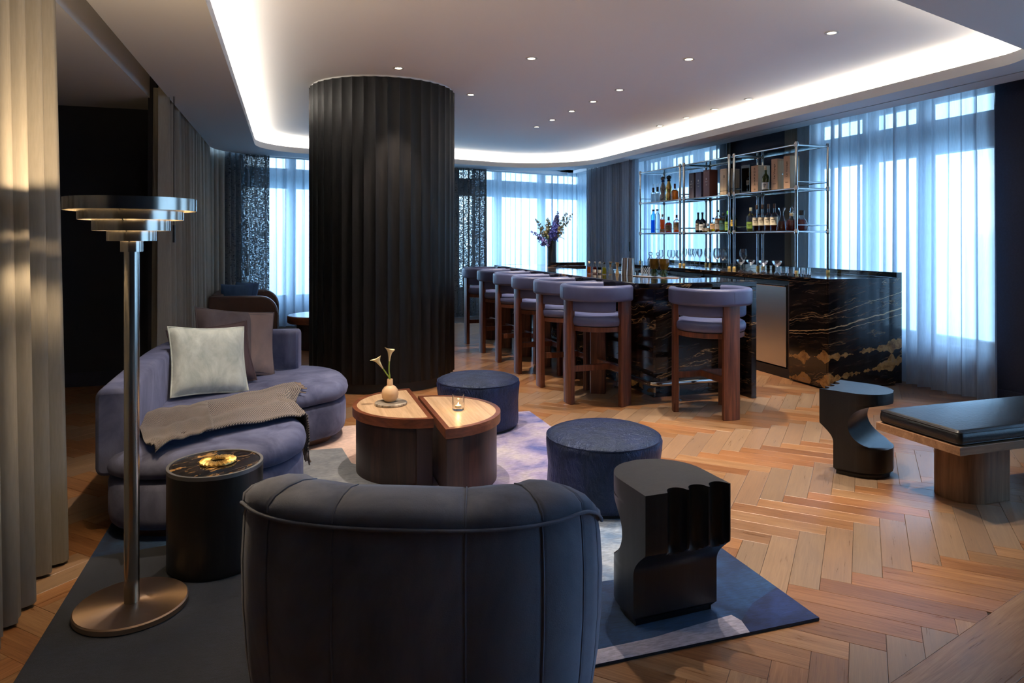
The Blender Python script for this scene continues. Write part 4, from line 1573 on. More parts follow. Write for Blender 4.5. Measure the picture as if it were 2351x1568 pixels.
# ================================================================== SCULPTED SIDE TABLES (flat fluted end at y = 0, rounded end at +y)
def sculpt_table(loc, rz, label, sz=1.0):
    t = thing('sculpted_side_table', loc, rz, label, 'side table', 'black sculpted side tables')
    t.scale = (1, 1, sz)
    Wd, Dp, Hh = 0.375, 0.375, 0.53
    hw = Wd / 2

    def dplan(y):     # half width of the D plan at depth y
        ys = Dp - hw
        if y <= ys: return hw
        return sqrt(max(0.0, hw * hw - (y - ys) ** 2))
    # slices along z: (front y, back y)
    def prof(z):
        if z > 0.31: fy = 0.0
        elif z > 0.20:
            q = (0.31 - z) / 0.11
            fy = 0.085 * (1 - sqrt(max(0, 1 - q * q)) * 1.0) if False else 0.085 * sin(q * pi / 2)
        else: fy = 0.085
        zc, rz_, = 0.325, 0.135
        if abs(z - zc) < rz_:
            k = sqrt(1 - ((z - zc) / rz_) ** 2)
            by = Dp - 0.02 - 0.185 * k
        else: by = Dp
        return fy, by
    zs = [0.001, 0.02, 0.02001] + [0.02001 + 0.18 * i / 10 for i in range(1, 11)] + [0.2 + 0.27 * i / 30 for i in range(1, 31)] + [0.49, Hh]
    zs = sorted(set(round(z, 4) for z in zs))
    NS = 96
    fl = [(-0.0476, 0.0415), (0.046, 0.0415), (0.1385, 0.0415)]       # flute centres and radii along x
    ls = []
    for z in zs:
        fy, by = prof(z)
        pts = []
        ins_ = 0.018 if z <= 0.02 else 0.0
        nx = 60
        for i in range(nx + 1):            # front edge from -x to +x
            x = -hw + Wd * i / nx
            y = fy
            if z > 0.235:
                for cx_, r_ in fl:
                    if abs(x - cx_) < r_:
                        dep = sqrt(r_ * r_ - (x - cx_) ** 2) * 1.0
                        if z < 0.31: dep = max(dep * max(0.0, (z - 0.235) / 0.075) ** 0.5, 0) if dep > 0 else 0
                        y = max(y, dep if z >= 0.31 else max(fy, dep))
            pts.append((x * (1 - ins_ / hw), y + ins_, z))
        ys_ = [(by - fy) * k / 8 + fy for k in range(1, 8)]
        nb_ = 24
        ybend = Dp - hw
        side = []
        for k in range(1, nb_ + 1):         # right side up to the back (+x then rounding)
            y = fy + (by - fy) * k / nb_
            side.append((dplan(y), y))
        for x, y in side: pts.append((max(0.0, x) * (1 - ins_ / hw), y - (ins_ if y > ybend else 0), z))
        xe = dplan(by)
        for k in range(1, 10):
            pts.append((xe - 2 * xe * k / 10, by - ins_, z))
        for x, y in reversed(side): pts.append((-max(0.0, x) * (1 - ins_ / hw), y - (ins_ if y > ybend else 0), z))
        ls.append(pts)
    m = MB()
    m.loops(ls, True, True)
    m.build('body', M['ash_black'], t, smooth=28)
    return t


sculpt_table((1.427, 2.247, RT), radians(2.5), 'black sculpted side table with three flutes in the right foreground')
sculpt_table((3.40, 3.675, 0), radians(-152.5), 'black sculpted side table with a crescent cut-out beside the bench', 0.985)

# ================================================================== BENCH
be = thing('bench', (3.36, 2.72, 0), 0, 'wooden bench with a black leather cushion at the right edge', 'bench')
BL, BW = 1.75, 0.545
MB().box(0, BL, 0, BW, 0.335, 0.38).build('slab', M['oak_bench'], be, bevel=0.002)
cu = MB()
cn = round_poly([(0.012, 0.012), (BL - 0.012, 0.012), (BL - 0.012, BW - 0.012), (0.012, BW - 0.012)], 0.025, 5)
cu.stack(cn, [(0.012, 0.381), (0.0, 0.39), (-0.006, 0.41), (-0.004, 0.435), (0.004, 0.452), (0.018, 0.460), (0.022, 0.461)])
cu.build('cushion', M['leather_black'], be, smooth=60)
for z, r in ((0.449, 0.003), (0.392, 0.003)):
    MB().tube([(x, y, z) for x, y in [(p[0] + (0.004 if z < 0.42 else 0) * 0, p[1]) for p in cn]], r, 6, closed=True).build('piping', M['leather_black'], be, smooth=60)
for x0_, flip in ((0.20, 1), (BL - 0.20, -1)):
    n_ = 24
    dd = [(x0_ + flip * (0.16 - 0.16 * cos(-pi / 2 + pi * i / n_)), BW / 2 - 0.01 + 0.145 * sin(-pi / 2 + pi * i / n_)) for i in range(n_ + 1)]
    dd += [(x0_ + flip * 0.32, BW / 2 + 0.135), (x0_ + flip * 0.32, BW / 2 - 0.155)]
    MB().prism(dd, 0.001, 0.334).build('leg', M['oak_leg'], be, smooth=30)

# ================================================================== ARMCHAIR (local: faces +y, back at -y)
ac = thing('tub_armchair', (0.425, 2.135, RT), radians(-22), 'slate velvet tub armchair with vertical seams seen from behind', 'armchair')


def splan(phi, a, b_, e):
    s_, c_ = sin(phi), -cos(phi)
    return (a * math.copysign(abs(s_) ** (2 / e), s_), b_ * math.copysign(abs(c_) ** (2 / e), c_))


PH = 128
NPH = 260
seams = [radians(d) for d in (-112, -92, -74, -58, -36, -12, 12, 36, 58, 74, 92, 112)]
prof = [(0.075, 0.03), (0.055, 0.06), (0.03, 0.16), (0.012, 0.30), (0.002, 0.45), (0.0, 0.58), (0.006, 0.70), (0.012, 0.735),
        (0.004, 0.745), (0.006, 0.765), (0.028, 0.784), (0.07, 0.797), (0.12, 0.80), (0.17, 0.789), (0.21, 0.757), (0.23, 0.71), (0.235, 0.6), (0.235, 0.40)]
ls = []
for i in range(NPH + 1):
    phi = radians(-PH + 2 * PH * i / NPH)
    x, y = splan(phi, 0.53, 0.44, 2.8)
    x2, y2 = splan(phi + 0.004, 0.53, 0.44, 2.8)
    x1_, y1_ = splan(phi - 0.004, 0.53, 0.44, 2.8)
    t_ = Vector((x2 - x1_, y2 - y1_)).normalized()
    nx_, ny_ = -t_.y, t_.x
    d_ = min(abs(phi - s_) for s_ in seams)
    gro = exp(-(d_ / 0.012) ** 2)
    puff = 0.5 - 0.5 * cos(min(1.0, d_ / 0.17) * pi)
    drop = max(0.0, (abs(phi) - radians(52)) / radians(PH - 52))
    zs_ = 1 - 0.36 * (drop * drop * (3 - 2 * drop))
    row = []
    for k, (o_, z) in enumerate(prof):
        if z >= 0.745 or k > 8:
            o2 = o_ + gro * 0.004 - puff * 0.003
            z2 = z + (puff * 0.004 - gro * 0.005 if 9 <= k <= 14 else 0)
        else:
            o2 = o_ + gro * 0.004 - puff * 0.003
            z2 = z
        row.append((x + nx_ * o2, y + ny_ * o2, z2 * zs_ if z > 0.4 else z2 * (1 - (1 - zs_) * min(1, z / 0.4))))
    ls.append(row)
m_ = MB()
m_.loops(ls, True, True, True)
m_.build('shell', M['chair'], ac, smooth=70)
pp = []
for i in range(0, NPH + 1, 2):
    r_ = ls[i][7]
    r8 = ls[i][8]
    x, y = splan(radians(-PH + 2 * PH * i / NPH), 0.531, 0.441, 2.8)
    pp.append((x, y, (r_[2] + r8[2]) / 2))
MB().tube(pp, 0.005, 8).build('piping', M['chair'], ac, smooth=70)
for s_ in seams:
    i = int(round((math.degrees(s_) + PH) / (2 * PH) * NPH))
    off_ = Vector((sin(s_), -cos(s_), 0)) * 0.002
    MB().tube([tuple(Vector(p) + off_) for p in ls[i][1:8]], 0.0028, 6).build('seam', M['chair'], ac, smooth=70)
    MB().tube([tuple(Vector(p) + Vector((0, 0, 0.002))) for p in ls[i][8:14]], 0.0028, 6).build('seam', M['chair'], ac, smooth=70)
seat = [splan(2 * pi * k / 48, 0.39, 0.38, 2.7) for k in range(48)]
MB().stack(seat, [(0.05, 0.10), (0.0, 0.12), (-0.005, 0.28), (0.0, 0.47), (0.02, 0.52), (0.06, 0.548), (0.10, 0.555)]).build('seat_cushion', M['chair'], ac, smooth=60)
MB().stack([splan(2 * pi * k / 40, 0.34, 0.32, 2.5) for k in range(40)], [(0, 0.0005), (0, 0.10)]).build('plinth', M['plinth'], ac, smooth=40)

# ================================================================== FLOOR LAMP
fl_ = thing('floor_lamp', (-0.586, 3.075, RT), 0, 'tall brushed bronze floor lamp with a stack of stepped rings', 'floor lamp')


def disc_mat():
    m = NT('radial_brushed_bronze')
    p = m.pbsdf(S(206, 176, 150), 0.36, 1.0)
    p.inputs['Anisotropic'].default_value = 0.75
    tn = m.n('Tangent')
    tn.direction_type = 'RADIAL'
    tn.axis = 'Z'
    m.l(tn.outputs[0], p.inputs['Tangent'])
    return m.done(p.outputs[0])


M['disc'] = disc_mat()
MB().lathe([(0.19, 0.001), (0.205, 0.004), (0.205, 0.022), (0.200, 0.027), (0.02, 0.027)], 72).build('base', M['disc'], fl_, smooth=35)
MB().lathe([(0.0275, 0.0275), (0.0275, 1.44)], 32).build('pole', M['nickel'], fl_, smooth=40)
rings = [(0.235, 1.589, 1.637), (0.187, 1.553, 1.601), (0.138, 1.510, 1.560), (0.088, 1.470, 1.519), (0.0405, 1.427, 1.476)]
rings = [(r, z0 - RT, z1 - RT) for r, z0, z1 in rings]
for k, (r, z0_, z1_) in enumerate(rings):
    MB().loops([[(x, y, z) for x, y in circ(72, rr_)] for rr_, z in ((r, z0_), (r, z1_), (r - 0.002, z1_), (r - 0.002, z0_))], False, False, ring=True).build('ring_shade', M['nickel'], fl_, smooth=35)
for k in range(3):
    a_ = 2 * pi * k / 3 + 0.5
    MB().tube([(0.03 * cos(a_), 0.03 * sin(a_), 1.45), (0.039 * cos(a_), 0.039 * sin(a_), 1.455), (0.086 * cos(a_), 0.086 * sin(a_), 1.495), (0.136 * cos(a_), 0.136 * sin(a_), 1.535), (0.185 * cos(a_), 0.185 * sin(a_), 1.575), (0.233 * cos(a_), 0.233 * sin(a_), 1.605)], 0.003, 6).build('spoke', M['nickel'], fl_)
M['lamp_diff'] = emit('lamp_diffuser', (1.0, 0.70, 0.36, 1), 13.0)
for k in range(4):
    (ra, za, zb_), (rb, zc_, zd_) = rings[k], rings[k + 1]
    MB().loops([[(x, y, za + 0.034) for x, y in circ(64, ra - 0.010)], [(x, y, za + 0.034) for x, y in circ(64, rb + 0.012)]], False, False).build('diffuser', M['lamp_diff'], fl_)
M['bulb'] = emit('lamp_bulb', (1.0, 0.72, 0.40, 1), 12.0)
MB().lathe([(0.012, 1.43), (0.018, 1.46), (0.022, 1.50), (0.016, 1.53), (0.002, 1.545)], 20).build('bulb', M['bulb'], fl_, smooth=60)
L_ = bpy.data.lights.new('lamp_light', 'POINT')
L_.energy = 30
L_.color = (1.0, 0.72, 0.42)
L_.shadow_soft_size = 0.02
lo = bpy.data.objects.new('lamp_light', L_)
COL.objects.link(lo)
lo.parent = fl_
lo.location = (0, 0, 1.575)

# ================================================================== DRUM SIDE TABLE
dt = thing('drum_table', (-0.308, 3.405, RT), 0, 'black drum side table with an inset dark marble top', 'side table')
MB().lathe([(0.195, 0.001), (0.195, 0.012), (0.203, 0.013), (0.203, 0.445)], 64, cap1=False).build('drum', M['ash_black'], dt, smooth=35)
MB().loops([[(x, y, z) for x, y in circ(64, r)] for r, z in ((0.2035, 0.432), (0.2035, 0.449), (0.191, 0.449), (0.191, 0.444))], False, False).build('rim', M['rim_grey'], dt, smooth=35)
MB().lathe([(0.19, 0.43), (0.191, 0.4455), (0.001, 0.4455)], 64).build('marble_top', marble('drum_marble', (0.9, 0.5, 0.1), 0.08, 3.5, blobs=0.60), dt)
br = thing('brass_dish', (-0.300, 3.42, RT + 0.4462), 0, 'small pleated brass ring dish on the drum side table', 'tray')
n_ = 48
ls = []
for r, zb in ((0.032, 0.003), (0.033, 0.011), (0.055, 0.014), (0.078, 0.009), (0.079, 0.003)):
    ls.append([((r) * cos(2 * pi * i / n_), (r) * sin(2 * pi * i / n_), zb + (0.0035 if i % 2 else -0.0025) * (1 if zb > 0.008 else 0)) for i in range(n_)])
MB().loops(ls, False, False, ring=True).build('pleated_ring', M['brass'], br)
# ================================================================== BOTTLES AND BOXES ON THE SHELVES
ZL, ZM = SHZ[0] + 0.0125, SHZ[1] + 0.0125
_gl = {}


def glassm(name, tint):
    if name not in _gl: _gl[name] = tinted_glass('glass_' + name, tint, 0.3)
    return _gl[name]


def liqm(name, col):
    if ('l', name) not in _gl: _gl[('l', name)] = liquid('liquid_' + name, col)
    return _gl[('l', name)]


LQ = {'amber': (0.85, 0.30, 0.03, 1), 'orange': (0.95, 0.22, 0.03, 1), 'red': (0.75, 0.05, 0.02, 1), 'cognac': (0.42, 0.06, 0.02, 1), 'gold': (0.95, 0.60, 0.04, 1), 'green': (0.55, 0.85, 0.12, 1), 'yellow': (0.85, 0.75, 0.15, 1), 'dark': (0.05, 0.015, 0.02, 1), 'blue': (0.05, 0.42, 0.85, 1), 'water': (0.88, 0.93, 0.97, 1)}
GT = {'clear': (0.92, 0.95, 0.96, 1), 'blue': (0.30, 0.68, 0.92, 1), 'grey': (0.62, 0.68, 0.72, 1), 'green': (0.20, 0.45, 0.16, 1), 'olive': (0.30, 0.32, 0.10, 1), 'black': (0.06, 0.06, 0.08, 1), 'brown': (0.45, 0.25, 0.10, 1)}
LB = {'cream': plain('label_cream', S(206, 194, 168), 0.8), 'tan': plain('label_tan', S(184, 150, 112), 0.8), 'white': plain('label_white', S(222, 222, 218), 0.8), 'green': plain('label_green', S(120, 150, 62), 0.8), 'teal': plain('label_teal', S(44, 84, 84), 0.8), 'yellow': plain('label_yellow', S(206, 164, 62), 0.8), 'grey': plain('label_grey', S(150, 140, 128), 0.8)}
CP = {'black': plain('cap_black', S(16, 16, 20), 0.5), 'brown': plain('cap_brown', S(70, 40, 26), 0.5), 'red': plain('cap_red', S(86, 22, 24), 0.5), 'green': plain('cap_green', S(110, 190, 40), 0.5), 'blue': plain('cap_blue', S(28, 60, 110), 0.5), 'grey': plain('cap_grey', S(96, 96, 100), 0.5), 'tan': plain('cap_tan', S(196, 172, 140), 0.6), 'wine': plain('cap_wine', S(60, 20, 30), 0.5)}
DARKPRINT = plain('print_dark', S(40, 34, 30), 0.8)


def bottle(x, y, z, h, r, label, body=0.62, neck=0.22, glass='clear', liq=None, fill=0.6, cap='black', caph=0.09, lab=None, labz=(0.12, 0.45), shape='round', seed=0, cat='bottle', group='bottles on the shelves'):
    """body: share of the height up to the shoulder start; neck: neck radius as a share of r"""
    t = thing('bottle', (x, y, z), 0, label, cat, group)
    zb, rn_ = body * h, neck * r
    sh = min(0.16 * h, r * 1.1)
    pr_ = [(r * 0.86, 0.0), (r * 0.98, 0.004), (r, 0.012), (r, zb), (r * 0.93, zb + sh * 0.35), (r * 0.62, zb + sh * 0.75), (rn_ * 1.15, zb + sh), (rn_, zb + sh * 1.2), (rn_, h * (1 - caph))]
    if shape == 'squat':
        pr_ = [(r * 0.7, 0.0), (r * 0.9, 0.008), (r, 0.04), (r * 0.99, zb * 0.6), (r * 0.72, zb * 0.92), (rn_ * 1.2, zb + 0.01), (rn_, zb + 0.03), (rn_, h * (1 - caph))]
    if shape == 'flare':
        pr_ = [(r * 0.95, 0.0), (r, 0.01), (r * 0.98, h * 0.15), (r * 0.72, h * 0.38), (r * 0.42, h * 0.6), (r * 0.30, h * 0.72), (r * 0.36, h * 0.82), (r * 0.68, h * 0.97), (r * 0.70, h)]
    sy = 0.55 if shape == 'flat' else 1.0
    n_ = 20
    b_ = MB().lathe(pr_, n_, cap1=False).build('glass_body', glassm(glass, GT[glass]), t, smooth=50)
    b_.scale = (sy, 1, 1)
    if liq:
        top_ = fill * h
        lp = [(max(0.002, rr_ * 0.9), max(zz, 0.006)) for rr_, zz in pr_ if zz < top_]
        if lp:
            # radius at the fill line
            for (ra, za), (rb, zb_) in zip(pr_[:-1], pr_[1:]):
                if za <= top_ <= zb_:
                    q = 0 if zb_ == za else (top_ - za) / (zb_ - za)
                    lp.append(((ra + (rb - ra) * q) * 0.9, top_))
                    break
            o_ = MB().lathe(lp, n_).build('liquid', liqm(liq, LQ[liq]), t, smooth=50)
            o_.scale = (sy, 1, 1)
    if cap and caph > 0:
        MB().lathe([(rn_ * 1.18, h * (1 - caph) - 0.004), (rn_ * 1.22, h * (1 - caph)), (rn_ * 1.22, h - 0.003), (rn_ * 1.0, h)], 14).build('cap', CP[cap], t, smooth=50)
    if lab:
        z0_, z1_ = labz[0] * h, labz[1] * h
        rl = r + 0.0012
        aa = [radians(q) for q in range(140, 281, 14)]
        l_ = MB()
        l_.loops([[(rl * cos(a) * sy, rl * sin(a), z0_) for a in aa], [(rl * cos(a) * sy, rl * sin(a), z1_) for a in aa]], False, False, closed=False)
        lo_ = l_.build('label', LB[lab], t, smooth=60)
        pm = MB()
        for k, (f0, f1) in enumerate(((0.62, 0.70), (0.45, 0.49), (0.34, 0.37))):
            za, zb2 = z0_ + (z1_ - z0_) * f0, z0_ + (z1_ - z0_) * f1
            a2 = [radians(q) for q in range(182 + 6 * k, 240 - 6 * k, 8)]
            pm.loops([[((rl + 0.0006) * cos(a) * sy, (rl + 0.0006) * sin(a), za) for a in a2], [((rl + 0.0006) * cos(a) * sy, (rl + 0.0006) * sin(a), zb2) for a in a2]], False, False, closed=False)
        pm.build('print', DARKPRINT, lo_)
    return t


BX = 5.50
# upper left bay
bottle(BX, 9.68, ZM, 0.275, 0.042, 'white frosted bottle, left of the pair on the upper left shelf', 0.5, 0.34, 'clear', 'water', 0.5, 'brown', 0.30)
bottle(BX, 9.55, ZM, 0.280, 0.042, 'white frosted bottle, right of the pair on the upper left shelf', 0.5, 0.34, 'clear', 'water', 0.5, 'black', 0.30)


FROST = liquid('frosted_white_glass', (0.92, 0.95, 0.97, 1), 0.95)
for o_ in list(COL.objects):
    if o_.get('label', '').startswith('white frosted bottle'):
        for ch in o_.children:
            if ch.name.startswith('liquid'): ch.data.materials[0] = FROST
            if ch.name.startswith('cap'): ch.scale = (1.05, 1.05, 0.86)
        MB().lathe([(0.012, 0.236), (0.012, 0.246), (0.026, 0.292), (0.024, 0.292)], 16, cap1=False).build('stopper', FROST, o_, smooth=50)


M['ceramic_g'] = plain('speckled_ceramic', S(150, 144, 140), 0.5, var=0.25, vscale=60)


def tall_ceramic(x, y, z, h, label, bodym, topm, bandm):
    t = thing('ceramic_bottle', (x, y, z), 0, label, 'bottle', 'bottles on the shelves')
    MB().lathe([(0.046, 0), (0.050, 0.01), (0.047, 0.09), (0.036, 0.125), (0.036, 0.135), (0.047, 0.17), (0.043, 0.22), (0.022, 0.285), (0.022, 0.30)], 22).build('body', bodym, t, smooth=60)
    MB().lathe([(0.022, 0.300), (0.028, 0.31), (0.026, 0.325), (0.022, 0.33)], 18).build('collar', bandm, t, smooth=60)
    MB().lathe([(0.022, 0.330), (0.036, 0.343), (0.039, 0.362), (0.030, 0.38), (0.008, h)], 18).build('stopper', topm, t, smooth=60)
    pth = [(0.0495 * cos(a), 0.0495 * sin(a), 0.05 + 0.02 * sin(3 * a)) for a in [radians(q) for q in range(150, 290, 8)]]
    MB().tube(pth, 0.0022, 5).build('painted_line', DARKPRINT, t)
    pth = [(0.0475 * cos(a), 0.0475 * sin(a), 0.19 + 0.02 * sin(4 * a)) for a in [radians(q) for q in range(150, 290, 8)]]
    MB().tube(pth, 0.0022, 5).build('painted_line', DARKPRINT, t)
    return t


tall_ceramic(BX, 9.385, ZM, 0.387, 'tall grey ceramic decanter painted with dark curls on the upper left shelf', M['ceramic_g'], CP['grey'], CP['blue'])
tall_ceramic(BX, 9.215, ZM, 0.392, 'tall black and gold decanter on the upper left shelf', M['gold'], CP['black'], CP['black'])
bottle(BX, 9.045, ZM, 0.252, 0.058, 'amber whiskey bottle next to the metal posts on the upper left shelf', 0.5, 0.22, 'clear', 'amber', 0.62, 'red', 0.28, None)
# lower left bay
bottle(BX, 9.68, ZL, 0.369, 0.040, 'slim bright blue bottle on the lower left shelf', 0.72, 0.4, 'blue', 'blue', 0.55, 'blue', 0.06)
bottle(BX, 9.555, ZL, 0.372, 0.042, 'slim grey glass bottle on the lower left shelf', 0.72, 0.4, 'grey', None, 0, 'grey', 0.06)
bottle(BX, 9.40, ZL, 0.285, 0.042, 'orange liqueur bottle with a clear stopper on the lower left shelf', 0.66, 0.3, 'clear', 'orange', 0.72, 'tan', 0.12, 'tan', (0.04, 0.20))
bottle(BX, 9.22, ZL, 0.244, 0.052, 'squat red-orange bottle with a dark cap on the lower left shelf', 0.5, 0.26, 'clear', 'red', 0.6, 'grey', 0.22, 'tan', (0.1, 0.5))
bottle(BX, 8.995, ZL, 0.266, 0.048, 'clear bottle with a tan label beside the posts on the lower left shelf', 0.6, 0.26, 'clear', 'orange', 0.58, 'black', 0.16, 'tan', (0.16, 0.56))
# lower middle bay
bottle(BX, 8.43, ZL, 0.280, 0.038, 'dark port bottle with a small label at the left of the lower middle shelf', 0.52, 0.34, 'black', 'dark', 0.5, 'black', 0.08, 'grey', (0.1, 0.46))
bottle(BX, 8.325, ZL, 0.277, 0.045, 'dark port bottle with a white label on the lower middle shelf', 0.52, 0.30, 'black', 'dark', 0.5, 'black', 0.08, 'white', (0.1, 0.40))
bottle(BX - 0.03, 8.235, ZL, 0.120, 0.030, 'small stubby amber bottle, left of the two on the lower middle shelf', 0.5, 0.5, 'clear', 'gold', 0.5, 'grey', 0.30, 'grey', (0.15, 0.45), 'squat')
bottle(BX - 0.03, 8.155, ZL, 0.120, 0.030, 'small stubby amber bottle, right of the two on the lower middle shelf', 0.5, 0.5, 'clear', 'gold', 0.5, 'grey', 0.30, 'grey', (0.15, 0.45), 'squat')
bottle(BX, 8.065, ZL, 0.195, 0.043, 'short whisky bottle with a tan label on the lower middle shelf', 0.55, 0.3, 'clear', 'gold', 0.6, 'blue', 0.1, 'tan', (0.2, 0.58))
bottle(BX, 7.955, ZL, 0.294, 0.044, 'tall whisky bottle with a grey label on the lower middle shelf', 0.6, 0.26, 'clear', 'amber', 0.62, 'black', 0.08, 'grey', (0.12, 0.54))
bottle(BX, 7.845, ZL, 0.254, 0.046, 'golden whisky bottle with a teal label on the lower middle shelf', 0.6, 0.32, 'clear', 'gold', 0.66, 'black', 0.14, 'teal', (0.1, 0.6))
bottle(BX, 7.735, ZL, 0.275, 0.042, 'green glass bottle with a lime cap on the lower middle shelf', 0.6, 0.36, 'green', 'green', 0.5, 'green', 0.16, 'green', (0.08, 0.48))
bottle(BX, 7.62, ZL, 0.310, 0.043, 'dark olive bottle with a yellow label beside the middle posts', 0.5, 0.3, 'olive', 'dark', 0.4, 'wine', 0.2, 'yellow', (0.24, 0.5))
# lower right bay
bottle(BX, 7.27, ZL, 0.299, 0.050, 'clear bottle with a green label and green liqueur on the lower right shelf', 0.6, 0.3, 'clear', 'yellow', 0.36, 'tan', 0.13, 'green', (0.12, 0.40))
for k, (y, f_) in enumerate(((7.155, 0.46), (7.045, 0.46), (6.935, 0.44), (6.83, 0.5))):
    bottle(BX, y, ZL, 0.327, 0.049, 'tall cognac bottle with cream label, ' + ['first', 'second', 'third', 'fourth'][k] + ' of four on the lower right shelf', 0.52, 0.26, 'clear', 'cognac', f_, ['brown', 'brown', 'brown', 'brown'][k], 0.16, 'cream', (0.22, 0.52))
bottle(BX, 6.70, ZL, 0.272, 0.062, 'crystal carafe with a flared mouth and dark cognac on the lower right shelf', glass='clear', liq='cognac', fill=0.42, cap=None, caph=0, shape='flare', cat='decanter')
t = bottle(BX, 6.535, ZL, 0.205, 0.072, 'round cognac decanter with a crystal stopper on the lower right shelf', 0.66, 0.28, 'clear', 'cognac', 0.6, 'tan', 0.16, shape='squat', cat='decanter')
MB().lathe([(0.012, 0.204), (0.026, 0.222), (0.014, 0.240), (0.020, 0.252), (0.004, 0.276)], 8).build('stopper', glassm('clear', GT['clear']), t)
bottle(BX, 6.375, ZL, 0.230, 0.068, 'oval flask of dark cognac behind the right front post', 0.55, 0.4, 'clear', 'cognac', 0.55, 'black', 0.22, shape='squat')
# upper boxes
def text_mesh(name, body, size, mat, parent, loc, rot, align='CENTER', sp=1.0):
    cu_ = bpy.data.curves.new(name, 'FONT')
    cu_.body = body
    cu_.size = size
    cu_.align_x = align
    cu_.align_y = 'CENTER'
    cu_.extrude = 0.0004
    cu_.space_line = sp
    tmp = bpy.data.objects.new(name + '_tmp', cu_)
    COL.objects.link(tmp)
    dg = bpy.context.evaluated_depsgraph_get()
    me_ = bpy.data.meshes.new_from_object(tmp.evaluated_get(dg))
    bpy.data.objects.remove(tmp)
    bpy.data.curves.remove(cu_)
    me_.materials.clear()
    me_.materials.append(mat)
    o_ = bpy.data.objects.new(name, me_)
    COL.objects.link(o_)
    o_.parent = parent
    o_.location = loc
    o_.rotation_euler = rot
    return o_


FRONT = (radians(90), 0, radians(-90))         # text on a face that looks towards -x
LTP = plain('print_light', S(196, 192, 190), 0.7)
WOODBOX = wood('pine_box', S(176, 146, 108), S(200, 172, 134), S(216, 192, 158), 0.6, (1, 1, 0.08), 16, 0.05)
TANF = plain('tan_box_front', S(176, 140, 112), 0.7, var=0.06)


def carton(y, w, h, mat, label, x=5.46, d=0.12, z=ZM, cat='box', group='spirit boxes on the upper shelf'):
    t = thing('gift_box', (x, y, z), 0, label, cat, group)
    MB().box(-d / 2, d / 2, -w / 2, w / 2, 0, h - 0.02).build('carton', mat, t, bevel=0.002)
    MB().box(-d / 2, d / 2, -w / 2, w / 2, h - 0.019, h).build('lid', mat, t, bevel=0.002)
    return t


CB1, CB2, CB3 = plain('grey_brown_card', S(70, 60, 66), 0.6), plain('violet_card', S(60, 56, 82), 0.6), plain('maroon_card', S(92, 50, 46), 0.6)
for y, w, h, m__, lab_ in ((8.44, 0.125, 0.354, CB1, 'grey-brown spirit box at the left of the upper middle shelf'), (8.265, 0.135, 0.352, CB2, 'dark violet spirit box between two others on the upper middle shelf'), (8.075, 0.145, 0.364, CB3, 'maroon spirit box on the upper middle shelf')):
    t = carton(y, w, h, m__, lab_, d=0.13)
    e_ = MB().box(-0.0008, 0, -0.009, 0.009, -0.012, 0.012).build('emblem', LTP, t)
    e_.location = (-0.0652, 0, h * 0.66)
    text_mesh('box_print', 'HARDY', 0.018, LTP, t, (-0.0655, 0, h * 0.56), FRONT)
    text_mesh('box_print', '1948', 0.015, LTP, t, (-0.0655, 0, h * 0.44), FRONT)
t = carton(7.70, 0.14, 0.341, WOODBOX, 'pale wooden spirit box behind the middle posts', d=0.20, x=5.50)
MB().box(-0.1012, 0.1012, -0.0712, 0.0712, 0.05, 0.056).build('dark_band', DARKPRINT, t)
e_ = MB().box(-0.0008, 0, -0.008, 0.008, -0.018, 0.018).build('emblem', DARKPRINT, t)
e_.location = (-0.1005, -0.02, 0.24)
# open black case with bottle
t = thing('open_case', (5.47, 7.255, ZM), 0, 'open black case lined with gold holding a dark bottle on the upper right shelf', 'box', 'spirit boxes on the upper shelf')
for a_ in ((-0.06, 0.06, -0.085, -0.073, 0, 0.344), (-0.06, 0.06, 0.073, 0.085, 0, 0.344), (-0.06, 0.06, -0.073, 0.073, 0, 0.02), (-0.06, 0.06, -0.073, 0.073, 0.31, 0.344), (0.045, 0.06, -0.073, 0.073, 0.02, 0.31)):
    MB().box(*a_).build('panel', M['black'], t)
MB().box(0.040, 0.0445, -0.0725, 0.0725, 0.021, 0.309).build('gold_lining', M['gold'], t)
bottle(5.475, 7.255, ZM + 0.0205, 0.27, 0.040, 'dark bottle standing inside the open black case', 0.55, 0.3, 'black', 'cognac', 0.6, 'black', 0.12, 'grey', (0.3, 0.5))
# stamped wooden box
t = carton(7.07, 0.13, 0.321, WOODBOX, 'tall wooden box with stacked stamped letters on the upper right shelf', d=0.17, x=5.49)
MB().box(-0.0862, -0.0851, -0.0645, 0.0645, 0.001, 0.32).build('front_board', TANF, t)
text_mesh('stamped_letters', 'B\nH\nA\nK\nT\nA', 0.042, DARKPRINT, t, (-0.0866, 0, 0.185), FRONT, sp=0.9)
text_mesh('stamped_letters', '50', 0.032, DARKPRINT, t, (-0.0866, 0, 0.03), FRONT)
k_ = MB().lathe([(0.011, 0), (0.011, 0.003)], 14).build('metal_stud', M['chrome'], t)
k_.location = (-0.01, -0.0655, 0.16)
k_.rotation_euler = (radians(90), 0, 0)
bottle(5.42, 6.885, ZM, 0.296, 0.043, 'green wine bottle with a white label beside the stamped wooden box', 0.52, 0.33, 'olive', 'yellow', 0.5, 'tan', 0.14, 'white', (0.06, 0.34))
